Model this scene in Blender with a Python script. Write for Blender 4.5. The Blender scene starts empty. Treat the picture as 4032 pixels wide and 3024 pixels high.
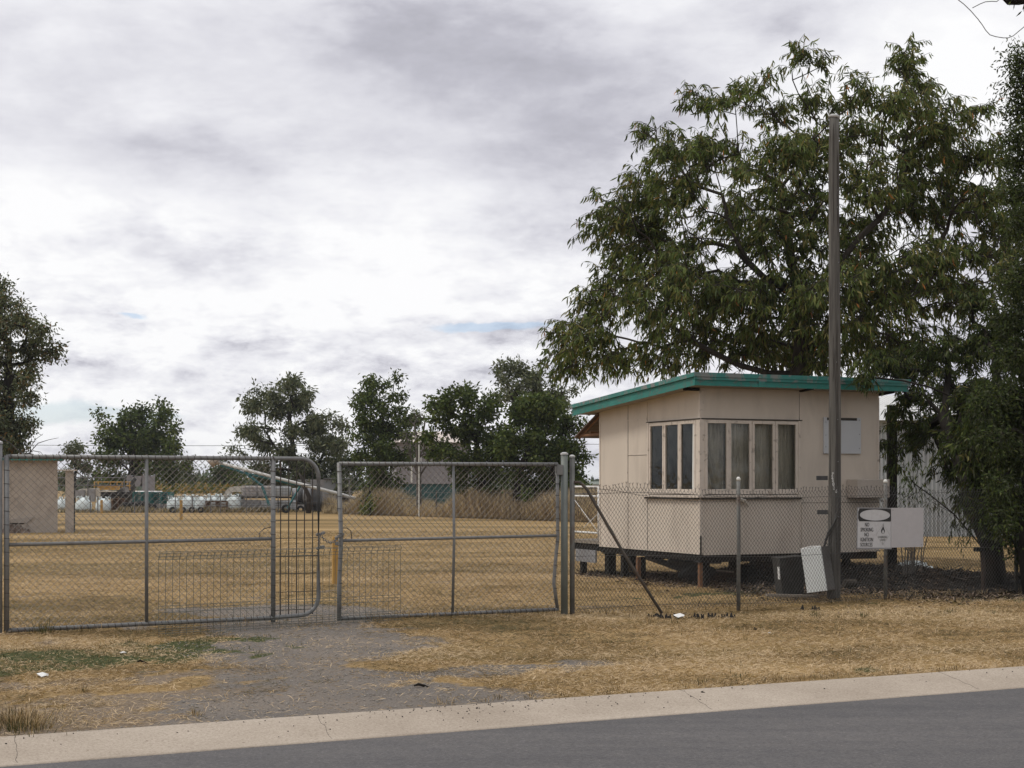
import bpy, math, random
import numpy as np
from mathutils import Vector, Matrix

# ------------------------------------------------------------------ camera
scene = bpy.context.scene
C = scene.collection
FPX, CX, HY, H = 6057.0, 2016.0, 1905.0, 1.55       # focal length, centre, horizon in photo pixels; eye height
cd = bpy.data.cameras.new("camera"); cam = bpy.data.objects.new("camera", cd); C.objects.link(cam)
cam.location = (0, 0, H); cam.rotation_euler = (math.radians(90), 0, 0)
cd.sensor_width = 36; cd.lens = FPX / 4032 * 36; cd.shift_y = (HY - 1512) / 4032
cd.clip_start = 0.1; cd.clip_end = 8000
scene.camera = cam
scene.view_settings.view_transform = 'Standard'; scene.view_settings.look = 'None'
scene.view_settings.exposure = 0.18; scene.view_settings.gamma = 1.0

# ------------------------------------------------------------------ world: cloudy sky
SUN_EL, SUN_AZ = math.radians(54), math.radians(-98)      # azimuth from +Y towards +X
world = bpy.data.worlds.new("World"); scene.world = world; world.use_nodes = True
nt = world.node_tree; nt.nodes.clear()
class E:
    """tiny expression builder for math nodes"""
    def __init__(s, sock): s.s = sock
    @staticmethod
    def m(op, a, b=None, c=None):
        n = nt_cur.nodes.new('ShaderNodeMath'); n.operation = op
        for i, v in enumerate((a, b, c)):
            if v is None: continue
            if isinstance(v, E): nt_cur.links.new(v.s, n.inputs[i])
            else: n.inputs[i].default_value = v
        return E(n.outputs[0])
    def __add__(s, o): return E.m('ADD', s, o)
    __radd__ = __add__
    def __sub__(s, o): return E.m('SUBTRACT', s, o)
    def __rsub__(s, o): return E.m('SUBTRACT', o, s)
    def __mul__(s, o): return E.m('MULTIPLY', s, o)
    __rmul__ = __mul__
    def __truediv__(s, o): return E.m('DIVIDE', s, o)
nt_cur = nt
def clamp01(e):
    n = nt_cur.nodes.new('ShaderNodeClamp'); nt_cur.links.new(e.s, n.inputs[0]); return E(n.outputs[0])
def mrange(e, a, b, c=0.0, d=1.0, smooth=True):
    n = nt_cur.nodes.new('ShaderNodeMapRange')
    if smooth: n.interpolation_type = 'SMOOTHSTEP'
    nt_cur.links.new(e.s, n.inputs[0])
    for i, v in enumerate((a, b, c, d)): n.inputs[i + 1].default_value = v
    return E(n.outputs[0])
tc = nt.nodes.new('ShaderNodeTexCoord')
sep = nt.nodes.new('ShaderNodeSeparateXYZ'); nt.links.new(tc.outputs['Generated'], sep.inputs[0])
dx, dy, dz = E(sep.outputs[0]), E(sep.outputs[1]), E(sep.outputs[2])
az = E.m('ARCTAN2', dx, dy) * 57.2958
el = E.m('ARCSINE', dz) * 57.2958
def wnoise(sx, sy, sz, scale, detail, rough, dist=0.0, off=0.0):
    mp = nt.nodes.new('ShaderNodeMapping'); mp.inputs['Scale'].default_value = (sx, sy, sz)
    mp.inputs['Location'].default_value = (off, off * .7, off * .3)
    nt.links.new(tc.outputs['Generated'], mp.inputs[0])
    n = nt.nodes.new('ShaderNodeTexNoise'); nt.links.new(mp.outputs[0], n.inputs['Vector'])
    n.inputs['Scale'].default_value = scale; n.inputs['Detail'].default_value = detail
    n.inputs['Roughness'].default_value = rough; n.inputs['Distortion'].default_value = dist
    return E(n.outputs[0])
n1 = wnoise(1, 1, 2.2, 5.0, 9, .56, .25, 3.1)
n2 = wnoise(1, 1, 2.7, 19.0, 9, .60, .15, 7.7)
n4 = wnoise(1, 1, 2.2, 46.0, 9, .62, .1, 4.4)
n3 = wnoise(1, 1, 1.6, 3.0, 5, .5, .2, 1.3)
# cloud masses in the part of the sky over the yard: (azimuth, elevation, ra, re, amount)
def pxdir(D, y): 
    a = math.degrees(math.atan((D * 1.8228 - CX) / FPX)); e = math.degrees(math.atan((HY - y * 1.8228) / FPX * math.cos(math.radians(a))))
    return a, e
val = E.m('ADD', (n1 - .5) * 0.95, (n3 - .5) * 0.55) + .785
wob_a = az + (n1 - .5) * 9.0; wob_e = el + (n3 - .5) * 5.0 + (n2 - .5) * 1.5
for D, y, ra, re, amt in ((1250, 170, 9, 3.0, -.30), (350, 130, 10, 2.6, -.10), (800, 60, 7, 1.5, -.10), (1250,330,6,1.2,-.08),
                          (430, 330, 5, 1.2, -.20), (520, 560, 4, .9, -.16), (60, 480, 3.5, 2.0, .30), (730, 640, 6, 1.7, .30),
                          (330, 470, 3, .6, .18), (900, 480, 5, 1.6, .10), (1100, 640, 4, 1.6, .18), (2050, 150, 4, 3.0, .22), (250, 640, 5, .9, .22), (560, 900, 10, 1.2, .10),
                          (230, 780, 1.6, .35, -.22), (560, 745, 1.6, .30, -.22), (850, 760, 3, .35, .15), (1000, 960, 3, .4, -.10)):
    a0, e0 = pxdir(D, y)
    q = E.m('POWER', (wob_a - a0) / ra, 2.0) + E.m('POWER', (wob_e - e0) / re, 2.0)
    val = val + E.m('EXPONENT', q * -1.0) * amt
val = val + (n2 - .5) * mrange(el, 3, 15, 1.45, .22) + (n4 - .5) * mrange(el, 2, 13, .85, .15)
ramp = nt.nodes.new('ShaderNodeValToRGB'); nt.links.new(clamp01(val).s, ramp.inputs[0])
cr = ramp.color_ramp
cr.elements[0].position = .30; cr.elements[0].color = (.38, .378, .428, 1)
cr.elements[1].position = 1.0; cr.elements[1].color = (.98, .98, .99, 1)
for p, c in ((.49, (.525, .522, .585)), (.62, (.69, .688, .745)), (.79, (.845, .845, .885))):
    e_ = cr.elements.new(p); e_.color = (*c, 1)
sky = nt.nodes.new('ShaderNodeTexSky'); sky.sky_type = 'NISHITA'; sky.sun_disc = False
sky.sun_elevation = SUN_EL; sky.sun_rotation = SUN_AZ
bg_sky = nt.nodes.new('ShaderNodeBackground'); bg_sky.inputs[1].default_value = .13
tint = nt.nodes.new('ShaderNodeMix'); tint.data_type = 'RGBA'; tint.blend_type = 'MULTIPLY'; tint.inputs[0].default_value = 1.0
tint.inputs[7].default_value = (.80, .92, 1.12, 1); nt.links.new(sky.outputs[0], tint.inputs[6]); nt.links.new(tint.outputs[2], bg_sky.inputs[0])
bg_cl = nt.nodes.new('ShaderNodeBackground')
nt.links.new(ramp.outputs[0], bg_cl.inputs[0])
front = mrange(dy, -.4, .70, .80, .90)                       # unseen sky gain set for ground light: weaker behind, stronger overhead
up = mrange(dz, .35, .8, 1.0, 1.15)
nt.links.new((front * up).s, bg_cl.inputs[1])
gap = None                                                # small blue openings near the horizon
for D, y, ra, re in ((150, 885, 2.6, .45), (1050, 712, 2.4, .20), (300, 905, 1.5, .25), (285, 683, .7, .12)):
    a0, e0 = pxdir(D, y)
    q = E.m('POWER', (az + (n2 - .5) * 3.0 - a0) / ra, 2.0) + E.m('POWER', (el + (n2 - .5) * 1.3 - e0) / re, 2.0)
    g = E.m('EXPONENT', q * -1.0)
    gap = g if gap is None else E.m('MAXIMUM', gap, g)
gapf = mrange(gap, .25, .75, 0.0, .48)
mx = nt.nodes.new('ShaderNodeMixShader'); nt.links.new(gapf.s, mx.inputs[0])
nt.links.new(bg_cl.outputs[0], mx.inputs[1]); nt.links.new(bg_sky.outputs[0], mx.inputs[2])
wo = nt.nodes.new('ShaderNodeOutputWorld'); nt.links.new(mx.outputs[0], wo.inputs[0])

# ------------------------------------------------------------------ sun (veiled)
sd = bpy.data.lights.new("sun", 'SUN'); sun = bpy.data.objects.new("sun", sd); C.objects.link(sun)
sd.energy = 1.45; sd.angle = math.radians(14); sd.color = (1.0, .95, .87)
sdir = Vector((math.sin(SUN_AZ) * math.cos(SUN_EL), math.cos(SUN_AZ) * math.cos(SUN_EL), math.sin(SUN_EL)))
sun.rotation_euler = (-sdir).to_track_quat('-Z', 'Y').to_euler()

# ------------------------------------------------------------------ helpers
rng = np.random.default_rng(7); random.seed(7)
TH = math.radians(26)
CT, ST = math.cos(TH), math.sin(TH)
def ts2xy(t, s): return t * CT - s * ST, t * ST + s * CT
def xy2ts(x, y): return x * CT + y * ST, -x * ST + y * CT
def at(px, py, Y): return Vector(((px - CX) / FPX * Y, Y, H - (py - HY) / FPX * Y))
def gdep(py, z=0): return (H - z) * FPX / (py - HY)
def onfence(px, S=16.45):
    r = (px - CX) / FPX; Y = S / (CT - ST * r); return (r * Y) * CT + Y * ST
def tag(o, label=None, cat=None, group=None, kind=None):
    if label: o['label'] = label
    if cat: o['category'] = cat
    if group: o['group'] = group
    if kind: o['kind'] = kind
    return o
def empty(name, loc=(0, 0, 0), rz=0.0, **k):
    o = bpy.data.objects.new(name, None); C.objects.link(o); o.location = loc; o.rotation_euler = (0, 0, rz)
    o.empty_display_size = .2
    return tag(o, **k)
def copy_tree(o, parent=None):
    c = o.copy(); C.objects.link(c)
    if parent is not None: c.parent = parent
    for ch in list(o.children): copy_tree(ch, c)
    return c
def mesh_np(name, V, F, mat, parent=None, col=None, smooth=False):
    """V (n,3); F (m,k) array of quads or tris"""
    me = bpy.data.meshes.new(name); V = np.asarray(V, np.float32); F = np.asarray(F, np.int32); k = F.shape[1]
    me.vertices.add(len(V)); me.vertices.foreach_set('co', V.ravel())
    me.loops.add(F.size); me.loops.foreach_set('vertex_index', F.ravel())
    me.polygons.add(len(F)); me.polygons.foreach_set('loop_start', np.arange(len(F), dtype=np.int32) * k)
    try: me.polygons.foreach_set('loop_total', np.full(len(F), k, np.int32))
    except Exception: pass
    if smooth: me.polygons.foreach_set('use_smooth', np.ones(len(F), bool))
    if col is not None:
        a = me.color_attributes.new('col', 'FLOAT_COLOR', 'POINT')
        c4 = np.ones((len(V), 4), np.float32); c4[:, :3] = col; a.data.foreach_set('color', c4.ravel())
    me.update(calc_edges=True); me.materials.append(mat)
    o = bpy.data.objects.new(name, me); C.objects.link(o)
    if parent is not None: o.parent = parent
    return o
class MB:
    def __init__(s): s.v = []; s.f = []
    def add(s, vs, fs):
        b = len(s.v); s.v += [tuple(p) for p in vs]; s.f += [tuple(i + b for i in f) for f in fs]; return s
    def box(s, x0, x1, y0, y1, z0, z1, M=None, taper=0.0):
        p = [Vector(q) for q in ((x0, y0, z0), (x1, y0, z0), (x1, y1, z0), (x0, y1, z0), (x0, y0, z1), (x1, y0, z1), (x1, y1, z1), (x0, y1, z1))]
        if taper:
            cx, cy = (x0 + x1) / 2, (y0 + y1) / 2
            for q in p[4:]: q.x = cx + (q.x - cx) * (1 - taper); q.y = cy + (q.y - cy) * (1 - taper)
        if M is not None: p = [M @ q for q in p]
        return s.add(p, [(0, 3, 2, 1), (4, 5, 6, 7), (0, 1, 5, 4), (1, 2, 6, 5), (2, 3, 7, 6), (3, 0, 4, 7)])
    def prism(s, poly, y0, y1, M=None):
        """poly of (x,z), extruded along y"""
        n = len(poly); p = [Vector((x, y0, z)) for x, z in poly] + [Vector((x, y1, z)) for x, z in poly]
        if M is not None: p = [M @ q for q in p]
        return s.add(p, [tuple(range(n)), tuple(range(2 * n - 1, n - 1, -1))] + [(i, i + n, (i + 1) % n + n, (i + 1) % n) for i in range(n)])
    def tube(s, pts, r, n=8, cap=True):
        pts = [Vector(p) for p in pts]; m = len(pts)
        if not hasattr(r, '__len__'): r = [r] * m
        vs = []; ref = None
        for i, p in enumerate(pts):
            d = (pts[min(i + 1, m - 1)] - pts[max(i - 1, 0)]).normalized()
            if ref is None: ref = Vector((0, 0, 1)) if abs(d.z) < .9 else Vector((1, 0, 0))
            a = ref.cross(d).normalized(); b = d.cross(a); ref = b if False else ref
            if a.length < .5: a = Vector((1, 0, 0)).cross(d).normalized(); b = d.cross(a)
            vs += [p + (a * math.cos(k * 2 * math.pi / n) + b * math.sin(k * 2 * math.pi / n)) * r[i] for k in range(n)]
        fs = [(i * n + k, i * n + (k + 1) % n, (i + 1) * n + (k + 1) % n, (i + 1) * n + k) for i in range(m - 1) for k in range(n)]
        if cap: fs += [tuple(range(n - 1, -1, -1)), tuple(range((m - 1) * n, m * n))]
        return s.add(vs, fs)
    def ring(s, c, axis, R, r, n=8, k=5):
        axis = Vector(axis).normalized(); a = axis.orthogonal().normalized(); b = axis.cross(a); c = Vector(c)
        vs = []; fs = []
        for i in range(n):
            th = i * 2 * math.pi / n; d = a * math.cos(th) + b * math.sin(th)
            for j in range(k):
                ph = j * 2 * math.pi / k; vs.append(c + d * (R + r * math.cos(ph)) + axis * r * math.sin(ph))
        for i in range(n):
            for j in range(k):
                fs.append((i * k + j, ((i + 1) % n) * k + j, ((i + 1) % n) * k + (j + 1) % k, i * k + (j + 1) % k))
        return s.add(vs, fs)
    def build(s, name, mat, parent=None, smooth=False, bevel=0.0):
        me = bpy.data.meshes.new(name); me.from_pydata(s.v, [], s.f); me.materials.append(mat)
        if smooth: me.polygons.foreach_set('use_smooth', [True] * len(me.polygons))
        me.update()
        o = bpy.data.objects.new(name, me); C.objects.link(o)
        if parent is not None: o.parent = parent
        if bevel:
            b = o.modifiers.new('bevel', 'BEVEL'); b.width = bevel; b.segments = 2; b.limit_method = 'ANGLE'
        return o
# value noise (python side, used for scattering and for the masks of the ground)
_G = np.random.default_rng(99).random((256, 256))
def vn(x, y):
    xi = np.floor(x).astype(int); yi = np.floor(y).astype(int); fx = x - xi; fy = y - yi
    fx = fx * fx * (3 - 2 * fx); fy = fy * fy * (3 - 2 * fy); g = lambda a, b: _G[a % 256, b % 256]
    return (g(xi, yi) * (1 - fx) + g(xi + 1, yi) * fx) * (1 - fy) + (g(xi, yi + 1) * (1 - fx) + g(xi + 1, yi + 1) * fx) * fy
def fbm(x, y, f=1.0, o=4):
    r = 0; a = .5; tot = 0
    for i in range(o): r = r + a * vn(x * f + 17.3 * i, y * f + 9.1 * i); tot += a; a *= .5; f *= 2.03
    return r / tot
def sm(x, a, b): x = np.clip((x - a) / (b - a), 0, 1); return x * x * (3 - 2 * x)
def gz(x, y):
    t, s = xy2ts(x, y)
    z = 0.05 * (fbm(x, y, .55, 3) - .5) * sm(s, 10.0, 11.5) * (1 - .5 * sm(s, 22, 30))
    z = z + .018 * (fbm(x, y, 5.0, 2) - .5) * sm(s, 9.9, 10.6) * (1 - sm(s, 22, 30))
    z = z - .09 * np.exp(-((t - 10.6) / 2.2) ** 2 - ((s - 16.2) / 1.6) ** 2)
    z = z - .09 * (1 - sm(s, 9.3, 9.78))
    return z
def gzs(x, y): return float(gz(np.array([x]), np.array([y]))[0])
def masks(x, y):
    t, s = xy2ts(x, y)
    n = fbm(x, y, .9, 5) - .5; nf = fbm(x, y, 4.0, 3) - .5
    # gravel crossing, fanning to the kerb
    cen = 3.45 + (s - 9.75) * .25; hw = 1.2 + .2 * sm(-s, -11.5, -9.8)
    ed = hw - np.abs(t - cen) + n * 2.2 + nf * .7
    gr = sm(ed, -.25, .45) * (1 - sm(s, 18.6, 19.9 ))
    dirt = 0
    tongue = .8*sm(.55 - np.abs(s - 11.55 + .2 * n) + nf * .8, .0, .35) * sm(-t, -7.2, -6.3) * sm(t, 4.0, 4.8)
    edge = sm(nf * .3 + .10 - (s - 9.78), 0, .08) * .8
    gr = np.maximum.reduce([gr, tongue, edge])
    dirtm = sm(n + nf + .52 - .10 * (s - 9.8), 0, .45) * (1 - sm(s, 12.6, 14.0)) * (1 - sm(t, 2.8, 4.6))
    dirtm = np.maximum(dirtm, .8 * sm(nf + n + .1, 0, .4) * (1 - sm(np.abs(s - 15.2), .3, 1.4)) * (1 - sm(t, 2.5, 4.5)))
    straw_over = sm(np.exp(-((t - 2.6) / 1.8) ** 2 - ((s - 11.0 - .1 * t) / .38) ** 2) + n * 1.1 + nf, .35, .6) + sm(np.exp(-((t - 3.4) / 1.6) ** 2 - ((s - 12.4) / .3) ** 2) + n * 1.1 + nf, .4, .7)
    gr = gr * (1 - .5 * np.clip(straw_over, 0, 1))
    dirtm = np.maximum(dirtm, .85 * np.clip(straw_over, 0, 1))
    masks.dirt = np.clip(dirtm * (1 - .15 * np.clip(straw_over, 0, 1)), 0, 1)
    gn = np.exp(-((t - 2.3) / 1.9) ** 2 - ((s - 13.9) / 1.0) ** 2)
    gn = np.maximum(gn, .85 * np.exp(-((t - 3.9) / .9) ** 2 - ((s - 15.0) / .45) ** 2))
    gn = np.maximum(gn, .50 * np.exp(-((t - 12.3) / 2.0) ** 2 - ((s - 18.3) / .6) ** 2))
    gn = np.maximum(gn, .8 * np.exp(-((t - 15.5) / 2.2) ** 2 - ((s - 15.6) / .8) ** 2))
    gn = np.maximum(gn, .55 * np.exp(-((t - 8.3) / .5) ** 2 - ((s - 10.2) / .25) ** 2))
    gn = sm(gn + nf * 1.0 + n * .5, .33, .66)
    litter_shade = sm(np.exp(-((x - 5.4) / 3.2) ** 2 - ((y - 24.3) / 2.6) ** 2) + n * .4 + nf * .3, .30, .55)
    litter_shade = np.maximum(litter_shade, sm(np.exp(-((x - 3.9) / 1.9) ** 2 - ((y - 25.1) / 1.9) ** 2) + n * .25, .28, .5))  # cabin footprint: under-floor shade painted in with the litter colour
    litter_shade = np.maximum(litter_shade, sm(1 - np.abs(s - 17.4 - .1*np.maximum(t-14,0)) / (1.1) + n + nf, .3, .8) * sm(t, 11.8, 13.4) * (1 - sm(t, 22, 25)))
    litter_shade = np.maximum(litter_shade, sm(np.exp(-((x - 8.5) / 3.0) ** 2 - ((y - 24.6) / 2.2) ** 2) + n * .5 + nf * .4, .3, .6))
    litter_shade = np.maximum(litter_shade, .95 * sm(s - 15.2 + n * 1.6 + .5 * nf - .35 * np.minimum(0, t - 15), 0, .7) * sm(t, 13.2, 15.0) * (1 - sm(s, 19, 21)))  # right verge: shade of the trees painted in along with litter
    litter_shade = np.maximum(litter_shade, .9 * sm(np.exp(-((x - 1.8) / .9) ** 2 - ((y - 26.0) / 1.0) ** 2) + nf, .4, .7))
    return np.clip(gr, 0, 1), np.clip(gn, 0, 1), np.clip(litter_shade, 0, 1)

# ------------------------------------------------------------------ materials
MATS = {}
def new_mat(name):
    m = bpy.data.materials.new(name); m.use_nodes = True; MATS[name] = m; return m, m.node_tree
def link(n, a, b): n.links.new(a, b)
def tex_noise(n, scale, detail=5, rough=.55, coord='Object', sc=(1, 1, 1), dist=0):
    t = n.nodes.new('ShaderNodeTexCoord'); mp = n.nodes.new('ShaderNodeMapping'); mp.inputs['Scale'].default_value = sc
    link(n, t.outputs[coord], mp.inputs[0])
    x = n.nodes.new('ShaderNodeTexNoise'); link(n, mp.outputs[0], x.inputs['Vector'])
    x.inputs['Scale'].default_value = scale; x.inputs['Detail'].default_value = detail; x.inputs['Roughness'].default_value = rough
    x.inputs['Distortion'].default_value = dist
    return x.outputs[0]
def ramp2(n, fac, stops):
    r = n.nodes.new('ShaderNodeValToRGB'); link(n, fac, r.inputs[0]); cr = r.color_ramp
    cr.elements[0].position, cr.elements[0].color = stops[0][0], (*stops[0][1], 1)
    cr.elements[1].position, cr.elements[1].color = stops[-1][0], (*stops[-1][1], 1)
    for p, c in stops[1:-1]: e = cr.elements.new(p); e.color = (*c, 1)
    return r.outputs[0]
def mixc(n, f, a, b, mode='MIX'):
    m = n.nodes.new('ShaderNodeMix'); m.data_type = 'RGBA'; m.blend_type = mode
    for i, v in ((0, f), (6, a), (7, b)):
        if hasattr(v, 'is_linked'): link(n, v, m.inputs[i])
        elif i == 0: m.inputs[0].default_value = v
        else: m.inputs[i].default_value = (*v, 1)
    return m.outputs[2]
def bump(n, h, strength=.3, dist=.01):
    b = n.nodes.new('ShaderNodeBump'); link(n, h, b.inputs['Height']); b.inputs['Strength'].default_value = strength
    b.inputs['Distance'].default_value = dist; return b.outputs[0]
def simple(name, base, rough=.7, var=.18, scale=6.0, stain=None, stain_amt=.5, metallic=0.0, bmp=.15, bscale=60.0, bdist=.004, stretch=(1, 1, 1), spec=.35, stain_scale=3.0, thr=(.52, .68)):
    m, n = new_mat(name); p = n.nodes['Principled BSDF']
    nz = tex_noise(n, scale, 6, .6, sc=stretch)
    lo = tuple(c * (1 - var) for c in base); hi = tuple(min(1, c * (1 + var)) for c in base)
    col = ramp2(n, nz, [(.3, lo), (.7, hi)])
    if stain is not None:
        f = ramp2(n, tex_noise(n, stain_scale, 8, .65, sc=stretch, dist=.3), [(thr[0], (0, 0, 0)), (thr[1], (stain_amt,) * 3)])
        col = mixc(n, f, col, stain)
    link(n, col, p.inputs['Base Color']); p.inputs['Roughness'].default_value = rough; p.inputs['Metallic'].default_value = metallic
    p.inputs['Specular IOR Level'].default_value = spec
    if bmp: link(n, bump(n, tex_noise(n, bscale, 4, .6, sc=stretch), bmp, bdist), p.inputs['Normal'])
    return m
def colattr(name, rough=.7, trans=0.0, spec=.2, mul=1.0):
    m, n = new_mat(name); p = n.nodes['Principled BSDF']; a = n.nodes.new('ShaderNodeAttribute'); a.attribute_name = 'col'
    link(n, a.outputs['Color'], p.inputs['Base Color']); p.inputs['Roughness'].default_value = rough
    p.inputs['Specular IOR Level'].default_value = spec
    if trans:
        out = n.nodes['Material Output']; tr = n.nodes.new('ShaderNodeBsdfTranslucent'); ms = n.nodes.new('ShaderNodeMixShader')
        c2 = mixc(n, 1.0, a.outputs['Color'], (1.25, 1.35, .6), 'MULTIPLY')
        link(n, c2, tr.inputs[0]); ms.inputs[0].default_value = trans
        link(n, p.outputs[0], ms.inputs[1]); link(n, tr.outputs[0], ms.inputs[2]); link(n, ms.outputs[0], out.inputs[0])
    return m
M_leaf = colattr('leaf', .6, .25, .15)
M_leafdull = colattr('leaf_small', .8, .18, .08)
M_straw = colattr('straw', .8, .1, .15)
M_litter = colattr('leaf_litter', .85, 0, .1)
M_bark = simple('bark', (.055, .047, .040), .9, .35, 9, (.028, .025, .022), .7, bmp=.6, bscale=30, bdist=.02, stretch=(1, 1, .3), spec=.1)
M_barkdark = simple('bark_dark', (.024, .021, .018), .95, .3, 9, bmp=.5, bscale=30, bdist=.02, stretch=(1, 1, .3), spec=.05)
M_wall = simple('cream_fibro', (.565, .495, .415), .75, .05, 1.6, (.36, .31, .26), .5, bmp=.10, bscale=140, stain_scale=2.2, thr=(.48, .72), stretch=(1, 1, .35))
M_wallg = simple('grey_fibro', (.38, .335, .29), .8, .06, 2, (.28, .25, .23), .5, bmp=.1, bscale=90)
M_trim = simple('cream_trim', (.57, .50, .425), .6, .06, 5, (.24, .20, .16), .75, bmp=.12, bscale=60, stain_scale=9, thr=(.56, .64))
M_gap = simple('gap_shadow_strip', (.05, .043, .036), .9, .2, 8)
M_joint = simple('joint_strip', (.40, .33, .26), .8, .1, 8, (.16, .13, .10), .8, stain_scale=4, thr=(.45,.6))
M_teal = simple('teal_paint', (.025, .175, .145), .6, .15, 6, (.085, .12, .105), .8, bmp=.2, bscale=40, stain_scale=11, thr=(.52, .62))
M_tealtop = simple('teal_gutter', (.03, .175, .15), .5, .15, 4, (.20, .19, .18), .85, stain_scale=5, thr=(.48, .58), bmp=.2)
M_roof = simple('roof_sheet', (.30, .29, .28), .5, .15, 3, (.18, .12, .09), .5)
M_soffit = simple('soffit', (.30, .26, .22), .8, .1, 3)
M_pole = simple('weathered_pole', (.115, .108, .096), .9, .38, 7.0, (.045, .040, .036), .8, bmp=1.0, bscale=16, bdist=.02, stretch=(3.2, 3.2, .12), stain_scale=4, thr=(.5, .6))
M_poletop = simple('pole_cap', (.42, .42, .41), .6, .2, 8)
M_galv = simple('galvanised_pipe', (.20, .20, .195), .55, .15, 12, (.10, .075, .06), .55, metallic=.35, bmp=.08, stain_scale=9, thr=(.55, .7))
M_wire = simple('galvanised_wire', (.21, .20, .185), .6, .2, 3, (.13, .07, .04), .6, metallic=.3, bmp=0, stain_scale=1.5, thr=(.5, .65))
M_wired = simple('dark_fence_wire', (.085, .085, .082), .6, .2, 3, (.09, .05, .03), .6, metallic=.3, bmp=0, stain_scale=1.5, thr=(.5, .65))
M_post = simple('fence_post_metal', (.15, .15, .14), .65, .2, 10, (.12, .07, .045), .7, metallic=.25, stain_scale=4, thr=(.5, .66))
M_rust = simple('rusty_pipe', (.095, .085, .076), .85, .25, 14, (.13, .075, .048), .6, bmp=.3, stain_scale=10)
M_rustpost = simple('rusty_stump', (.17, .085, .042), .85, .3, 14, (.09, .045, .025), .6, bmp=.3, stain_scale=6)
M_bar = simple('dark_weld_bar', (.05, .045, .04), .7, .3, 14, (.11, .055, .03), .7, bmp=0, stain_scale=5)
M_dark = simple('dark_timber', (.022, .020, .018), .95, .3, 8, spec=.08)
M_steeldark = simple('dark_steel', (.05, .05, .05), .7, .3, 8)
M_white = simple('white_paint', (.72, .72, .70), .5, .06, 5, (.45, .44, .42), .5, bmp=.05)
M_whitebox = simple('white_enamel', (.62, .645, .64), .45, .05, 3, (.36, .34, .35), .55, bmp=.03, stain_scale=4, thr=(.55, .75))
M_boxside = simple('grey_enamel', (.11, .105, .10), .6, .2, 5, (.09, .08, .07), .6, stain_scale=6)
M_blackpl = simple('black_plastic', (.028, .027, .025), .55, .3, 6, (.10, .09, .08), .5, stain_scale=9, thr=(.58, .7))
M_ac = simple('painted_cover', (.50, .51, .52), .5, .03, 4, bmp=.04)
M_signw = simple('sign_white', (.50, .50, .505), .55, .05, 9, (.38, .35, .36), .35, bmp=.02, stain_scale=12)
M_signb = simple('sign_blank_back', (.44, .425, .43), .6, .04, 12, bmp=.02)
M_signk = simple('sign_black', (.022, .022, .022), .5, .1, 9, bmp=0)
M_signg = simple('sign_faded_grey', (.24, .245, .235), .5, .1, 9, bmp=0)
M_chalk = simple('chalk_paint', (.50, .49, .47), .8, .3, 30, bmp=0)
M_yellow = simple('yellow_paint', (.42, .25, .07), .7, .12, 4, (.28, .16, .05), .5, stain_scale=6)
M_bag = simple('woven_bag', (.62, .68, .68), .8, .08, 6, (.45, .47, .44), .5, bmp=.5, bscale=12, bdist=.04)
M_crate = simple('teal_crate', (.025, .115, .105), .7, .3, 8)
M_pallet = simple('pallet_timber', (.10, .058, .035), .9, .35, 8)
M_palletd = simple('pallet_dark', (.035, .03, .027), .9, .35, 8)
M_concrete = simple('old_concrete', (.40, .345, .29), .9, .12, 2, (.20, .17, .145), .6, bmp=.4, bscale=30, bdist=.01)
M_cream = simple('cream_metal', (.50, .46, .39), .6, .1, 2, (.33, .28, .22), .5)
M_greymet = simple('grey_metal', (.23, .23, .235), .6, .15, 2, (.14, .125, .11), .5)
M_steel = simple('yard_fence_steel', (.12, .12, .12), .7, .2, 4)
M_tyre = simple('rubber', (.02, .02, .02), .8, .2, 8)
M_board = simple('weathered_board', (.22, .19, .155), .85, .2, 8, stretch=(.3, 3, 3))
M_rubble = simple('rubble', (.13, .095, .075), .9, .35, 6, bmp=.8, bscale=8, bdist=.05)
M_charc = simple('burnt_ash', (.02, .019, .018), .95, .3, 8, bmp=.6, bscale=20, bdist=.02)
M_lamp = simple('white_plastic', (.62, .62, .58), .6, .1, 5)
# corrugated iron walls
def corr(name, base, axis='X', scale=12.5):
    m = simple(name, base, .5, .06, 1.5, tuple(c * .7 for c in base), .6, metallic=.1, bmp=0, stretch=(1, 1, .3)); n = m.node_tree
    t = n.nodes.new('ShaderNodeTexCoord'); w = n.nodes.new('ShaderNodeTexWave'); w.bands_direction = axis; w.inputs['Scale'].default_value = scale / 6.283 * 3.14
    link(n, t.outputs['Object'], w.inputs[0]); link(n, bump(n, w.outputs['Color'], .9, .03), n.nodes['Principled BSDF'].inputs['Normal']); return m
M_shed = corr('corrugated_wall', (.36, .385, .39), 'X', 5)
M_shedroof = corr('corrugated_roof', (.60, .60, .58), 'X', 5)
M_silo = simple('mill_wall', (.235, .225, .235), .8, .07, .6, (.17, .155, .16), .5, bmp=.1, bscale=8)
M_siloroof = corr('mill_roof', (.60, .52, .46), 'X', 3)
M_tealdark = simple('dark_teal_sheet', (.02, .07, .07), .6, .2, 1)
M_awn = corr('rusty_awning', (.16, .10, .07), 'Y', 13)
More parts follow.
